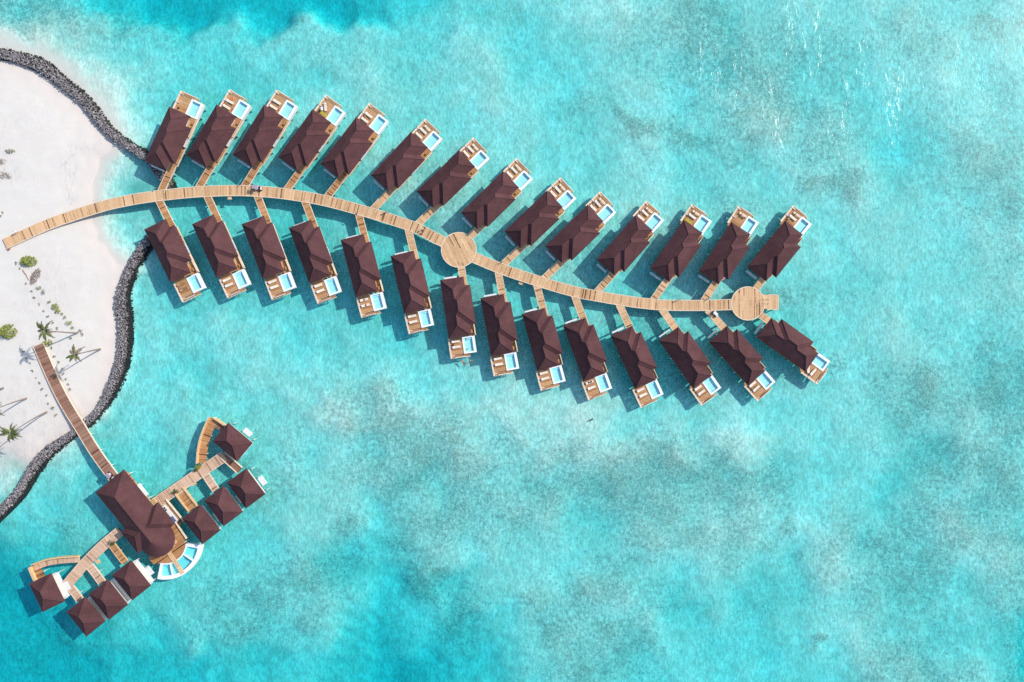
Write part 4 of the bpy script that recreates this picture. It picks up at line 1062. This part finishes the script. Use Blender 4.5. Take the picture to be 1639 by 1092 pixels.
# planted saplings, alike
SAP = [(27, 421), (32, 430.5), (42.5, 454), (51, 466), (55.5, 476), (63, 487.5), (70.5, 498.5), (77.5, 507), (85.5, 517), (92.5, 525), (39, 563), (43, 573), (49, 581.5), (52.5, 594), (58, 605), (64, 613.5), (68.5, 623), (75, 632.5),
       (78, 645.5), (85.5, 652), (91, 664), (83, 557.5), (88, 571), (94.5, 580), (100, 590), (102.5, 598.5), (106, 607), (110, 615.5), (113, 622.5), (114, 541.5), (132.5, 535.5), (80, 484), (100, 502), (105, 508), (118.5, 556.5), (2.5, 346), (5, 340)]
sap = None
for k, (px, py) in enumerate(SAP):
    if k % 4 == 0 and k < 12:
        r = random.Random(k+70); mb = MB()
        for q in range(9):
            a = r.uniform(0, 6.28); l = r.uniform(.35, .75); p = Vector((0, 0, .1)); d = Vector((math.cos(a), math.sin(a), .8)); s = Vector((-math.sin(a), math.cos(a), 0))*.09
            mid = p+d*l*.6; tip = p+Vector((d.x, d.y, .35))*l
            mb.add([p-s*.4, p+s*.4, mid+s, tip, mid-s], [(0, 1, 2, 3, 4)], r.uniform(.2, .9))
        mb.tube([(0, 0, -.2), (.03, .02, .35)], [.03, .015], 5, .3)
        sap = mb.mesh('sapling', 'sapling', recalc=False)
        if k == 0: SAPM = []
        SAPM.append(sap)
    o = bpy.data.objects.new('sapling', SAPM[k % len(SAPM)]); C.objects.link(o); o.location = PV(px, py, GZ)
    o.rotation_euler = (0, 0, random.uniform(0, 6.28)); o.scale = (random.uniform(.5, .9),)*3
    tag(o, 'young dull green sapling planted in the sand near the boardwalks', 'sapling', 'saplings planted in rows on the beach')
# dry leaf heaps, fallen frond, log
def twig_heap(px, py, rx, ry, h, n, label, seed, an=0, name='dry_leaf_heap', cat='leaf heap'):
    r = random.Random(seed); p = PV(px, py, GZ); root = thing(name, label, cat, p, an)
    mb = MB()
    for q in range(n):
        a = r.uniform(0, 6.28); rr = math.sqrt(r.random()); c = Vector((rx*rr*math.cos(a), ry*rr*math.sin(a), h*(1-rr)*r.random()+.05)); b = r.gauss(0, .7); l = r.uniform(.3, .9)
        d = Vector((math.cos(b), math.sin(b), r.uniform(-.1, .2)))*l/2; mb.tube([c-d, c+d], [.03, .012], 4, r.uniform(0, 1))
    mb.obj('twigs', 'twig', root, stuff=True)
    mb = MB(); leaf_clump(mb, r, rx*.9, ry*.9, h*.6, n//2, .35); mb.obj('dead_leaves', 'leafdry', root, recalc=False, stuff=True)
twig_heap(56.5, 443, 2.3, 1.0, .7, 200, 'grey brown heap of dry palm leaves beside the driftwood log', 1, math.radians(62))
twig_heap(4, 281, 2.4, 1.0, .6, 110, 'dark dry branches at the upper left frame edge', 2, math.radians(-12))
twig_heap(3, 259, 1.2, .9, .4, 40, 'small patch of dry twigs above the dark branches at the frame edge', 3)
o = None
mb = MB(); a, b = PV(37, 432, GZ+.1), PV(46.5, 448.5, GZ+.1); mb.tube([Vector((0, 0, 0)), (b-a)*.5+Vector((.1, .05, .03)), b-a], [.2, .17, .13], 9)
o = mb.obj('driftwood_log', plain('bleached driftwood', (.42, .33, .27), .9, .2, 2)); o.location = a
tag(o, 'straight bleached driftwood log lying left of the dry leaf heap', 'log')
x, y = P(13.5, 398.5); t = thing('clay_pot', 'small terracotta pot at the beach end corner of the main boardwalk', 'pot', (x, y, GZ))
mb = MB(); mb.cyl(0, 0, -.1, .4, .2, 12, .3); mb.obj('pot_body', 'clay', t)
mb = MB(); mb.cyl(0, 0, .4, .47, .33, 12, .33); mb.obj('pot_rim', 'clay', t)
# potted plants on the spa walkways
for (px, py, k, s) in ((316.5, 747.2, 'where the curved ramp meets the right spa walkway', 1), (313, 751.8, 'just below its taller twin on the right spa walkway', .7), (280.5, 787.6, 'at the wide yellowish link on the right spa walkway', 1), (178.5, 869.5, 'on the lower left spa walkway by the hall', 1)):
    x, y = P(px, py, DECK+.6); t = thing('potted_plant', f'small leafy green plant {k}', 'plant', (x, y, DECK), 0, 'plants on the spa walkways'); r = random.Random(int(px))
    mb = MB(); mb.cyl(0, 0, 0, .35, .2, 10, .27); mb.obj('pot', 'clay', t)
    mb = MB(); leaf_clump(mb, r, .75*s, .55*s, .7, 60, .4, low=.3); mb.obj('foliage', 'leaf' if k[0] != 'w' else 'shrub', t, recalc=False, stuff=True)
# greenery on the rocks at the first upper jetty
shrub(274, 292, .9, .7, .5, 90, .25, 'dark green weed on the last breakwater rocks beside the first upper jetty', mat='sapling', name='rock_weed', cat='weed', seed=21)

# ------------------------------------------------------------------ golf carts and people
def cart(px, py, ang, label, roofmat, bodymat, sc=1.):
    x, y = P(px, py, DECK+1.2); root = thing('golf_cart', label, 'golf cart', (x, y, DECK), ang, 'electric carts'); 
    mb = MB(); mb.box(-1.15, 1.15, -.5, .5, .22, .42); mb.box(.55, 1.2, -.48, .48, .42, .78); mb.box(-1.2, -.3, -.5, .5, .42, .62); mb.obj('body', bodymat, root)
    mb = MB(); mb.box(-.55, -.05, -.46, .46, .62, .78); mb.box(-.66, -.54, -.46, .46, .62, 1.1); mb.obj('seat', 'cartwhite', root)
    mb = MB(); v = [(-1.05, -.52, 1.72), (.62, -.52, 1.72), (.62, .52, 1.72), (-1.05, .52, 1.72), (-.95, -.44, 1.82), (.5, -.44, 1.82), (.5, .44, 1.82), (-.95, .44, 1.82)]
    mb.add(v, [(4, 5, 6, 7), (3, 2, 1, 0), (0, 1, 5, 4), (1, 2, 6, 5), (2, 3, 7, 6), (3, 0, 4, 7)]); mb.obj('canopy', roofmat, root)
    for xx in (-.95, .6):
        for yy in (-.46, .46):
            mb = MB(); mb.tube([(xx if xx < 0 else xx+.25, yy, .5), (xx, yy, 1.72)], .025, 6); mb.obj('post', 'metal', root)
    for xx in (-.75, .78):
        for yy in (-.5, .5):
            mb = MB(); mb.tube([(xx, yy-.07, .22), (xx, yy+.07, .22)], .22, 14); wl = mb.obj('wheel', 'tyre', root)
            mb = MB(); mb.tube([(xx, yy-.075, .22), (xx, yy+.075, .22)], .1, 10); mb.obj('hub', 'cartwhite', wl)
    mb = MB(); mb.tube([(.55, -.2, .8), (.32, -.2, 1.02)], .02, 6); mb.obj('steering_column', 'metal', root)
    mb = MB(); mb.box(.85, 1.22, -.4, .4, .785, .9); mb.obj('front_hood', 'cartwhite', root)
    root.scale = (sc,)*3
    return root
cart(410.5, 300.3, math.radians(-4), 'maroon golf cart with a lilac grey canopy parked on the main boardwalk', 'cartroof', 'cartbody')
cart(1146, 502.5, math.radians(-48), 'white topped golf cart parked on the jetty near the end platform', 'cartwhite', 'tyre', .72)
cart(174.5, 762, math.radians(-40), 'grey topped maroon golf cart parked beside the spa hall entrance', 'cartroof', 'cartbody', .85)

SEG = ['pelvis', 'waist', 'chest', 'neck', 'head', 'crown', 'kneeL', 'footL', 'toeL', 'kneeR', 'footR', 'toeR', 'elbL', 'handL', 'elbR', 'handR']
def person(label, loc, rz, shirt, shorts, pose='stand', hair='hair', pitch=0, h=1.72):
    s = h/1.72
    J = dict(pelvis=(0, 0, .93), waist=(0, 0, 1.1), chest=(0, 0, 1.34), neck=(0, 0, 1.5), head=(0, .02, 1.6), crown=(0, .02, 1.69),
             hipL=(-.1, 0, .9), kneeL=(-.11, .03, .5), footL=(-.11, 0, .09), toeL=(-.12, .18, .03), hipR=(.1, 0, .9), kneeR=(.11, .03, .5), footR=(.11, 0, .09), toeR=(.12, .18, .03),
             shL=(-.18, 0, 1.42), elbL=(-.24, -.02, 1.13), handL=(-.25, .06, .88), tipL=(-.25, .08, .78), shR=(.18, 0, 1.42), elbR=(.24, -.02, 1.13), handR=(.25, .06, .88), tipR=(.25, .08, .78))
    if pose == 'walk':
        J.update(kneeL=(-.1, .2, .53), footL=(-.1, .28, .1), toeL=(-.1, .46, .07), kneeR=(.1, -.02, .5), footR=(.1, -.3, .14), toeR=(.1, -.16, .04),
                 elbL=(-.24, -.16, 1.16), handL=(-.22, -.2, .92), tipL=(-.22, -.2, .82), elbR=(.24, .12, 1.15), handR=(.22, .3, .98), tipR=(.22, .38, .93))
    if pose == 'swim':
        J.update(kneeL=(-.16, .06, .5), footL=(-.24, -.02, .12), toeL=(-.26, -.06, -.04), kneeR=(.16, .03, .5), footR=(.24, -.06, .12), toeR=(.26, -.1, -.04),
                 elbL=(-.42, .05, 1.52), handL=(-.5, .08, 1.76), tipL=(-.5, .08, 1.86), elbR=(.44, .05, 1.45), handR=(.6, .08, 1.62), tipR=(.64, .08, 1.7))
    if pose == 'sit':
        J.update(kneeL=(-.12, .42, .93), footL=(-.12, .46, .5), toeL=(-.12, .62, .46), kneeR=(.12, .42, .93), footR=(.12, .46, .5), toeR=(.12, .62, .46),
                 elbL=(-.28, -.12, 1.15), handL=(-.26, -.16, .95), tipL=(-.26, -.1, .9), elbR=(.28, -.12, 1.15), handR=(.26, -.16, .95), tipR=(.26, -.1, .9))
    R = dict(pelvis=.15, waist=.135, chest=.16, neck=.06, head=.095, crown=.075, hipL=.1, hipR=.1, kneeL=.065, kneeR=.065, footL=.045, footR=.045, toeL=.035, toeR=.035, shL=.065, shR=.065, elbL=.045, elbR=.045, handL=.034, handR=.034, tipL=.024, tipR=.024)
    Ed = [('pelvis', 'waist'), ('waist', 'chest'), ('chest', 'neck'), ('neck', 'head'), ('head', 'crown')]
    for q in 'LR': Ed += [('pelvis', 'hip'+q), ('hip'+q, 'knee'+q), ('knee'+q, 'foot'+q), ('foot'+q, 'toe'+q), ('chest', 'sh'+q), ('sh'+q, 'elb'+q), ('elb'+q, 'hand'+q), ('hand'+q, 'tip'+q)]
    names = list(J); me = bpy.data.meshes.new('person_frame'); me.from_pydata([tuple(c*s for c in J[k]) for k in names], [(names.index(a), names.index(b)) for a, b in Ed], [])
    tmp = bpy.data.objects.new('person_frame', me); C.objects.link(tmp)
    sk = tmp.modifiers.new('skin', 'SKIN'); ss = tmp.modifiers.new('sub', 'SUBSURF'); ss.levels = ss.render_levels = 1
    for i, k in enumerate(names):
        me.skin_vertices[0].data[i].radius = (R[k]*s,)*2; me.skin_vertices[0].data[i].use_root = (k == 'pelvis')
    dg = bpy.context.evaluated_depsgraph_get(); dg.update(); m2 = bpy.data.meshes.new_from_object(tmp.evaluated_get(dg)); m2.name = 'person'
    bpy.data.objects.remove(tmp); m2.materials.clear()
    for mm in ('skin', shirt, shorts, hair): m2.materials.append(M[mm])
    def seg(p):
        best = (9, None)
        for a, b in Ed:
            A, B = Vector(J[a])*s, Vector(J[b])*s; d = B-A; t = max(0, min(1, (p-A).dot(d)/d.length_squared)); l = (p-A-d*t).length - .5*R[a]
            if l < best[0]: best = (l, (a, b, t))
        return best[1]
    for f in m2.polygons:
        a, b, t = seg(f.center); f.use_smooth = True
        if b in ('chest', 'neck') and not (b == 'neck' and t > .6) or b[:2] == 'sh' or (b[:3] == 'elb' and t < .6): f.material_index = 1
        elif b == 'waist' or b[:3] == 'hip' or (b[:4] == 'knee' and t < .7): f.material_index = 2 if not (b == 'waist' and t > .5) else 1
        elif b == 'crown' or (b == 'head' and f.center.y < -.02): f.material_index = 3
    o = bpy.data.objects.new('person', m2); C.objects.link(o); o.location = loc; o.rotation_euler = (pitch, 0, rz)
    return tag(o, label, 'person')
pv = lambda px, py, z=DECK: PV(px, py, z)
person('person in white walking ahead on the boardwalk before the round midway platform', pv(677.5, 367.3), math.radians(-110), 'whitecloth', 'whitecloth', 'walk')
person('person in pale top walking behind the one in white on the boardwalk', pv(674.3, 373.2), math.radians(-105), 'creamcloth', 'navycloth', 'walk')
person('person in white near the beach end of the main boardwalk', pv(29, 372), math.radians(-70), 'whitecloth', 'whitecloth', 'stand')
person('person in pink standing at the upper edge of the main boardwalk', pv(619.5, 339.5), math.radians(160), 'pinkcloth', 'pinkcloth', 'stand')
person('person in cream standing at the boardwalk edge near the end platform', pv(1087, 479.3), math.radians(180), 'creamcloth', 'brownwood', 'stand')
person('swimmer with bent arms beside another behind the seventh lower villa', PV(744, 582.5, -.05)-Vector((0, .5, 0)), math.radians(30), 'skin', 'red', 'swim', pitch=-1.45)
person('swimmer in dark costume to the right of the pair behind the seventh lower villa', PV(749.5, 584.5, -.05), math.radians(-25), 'skin', 'navycloth', 'swim', pitch=-1.45)
person('lone snorkeller in black swimming in open water below the lower villa row', PV(940.5, 674.8, -.05), math.radians(-65), 'navycloth', 'navycloth', 'swim', pitch=-1.5)
for (u, v, a, t) in ((L+.75, 4.2, .5, 'bather at the inner step of the seventh lower-row villa pool'), (L+3.3, 4.1, 2.2, 'bather at the outer end of the seventh lower-row villa pool')):
    p, an, sg = villa_pt('lower', 6, u, v, 0); person(t, p+Vector((0, 0, -.12)), an+a, 'skin', 'navycloth', 'sit')
p, an, sg = villa_pt('upper', 11, L+.35, 3.3, DECK+.14-.8); person('person in dark clothes sitting on the pool corner of the twelfth upper-row villa', p, an-1.2, 'navycloth', 'navycloth', 'sit')
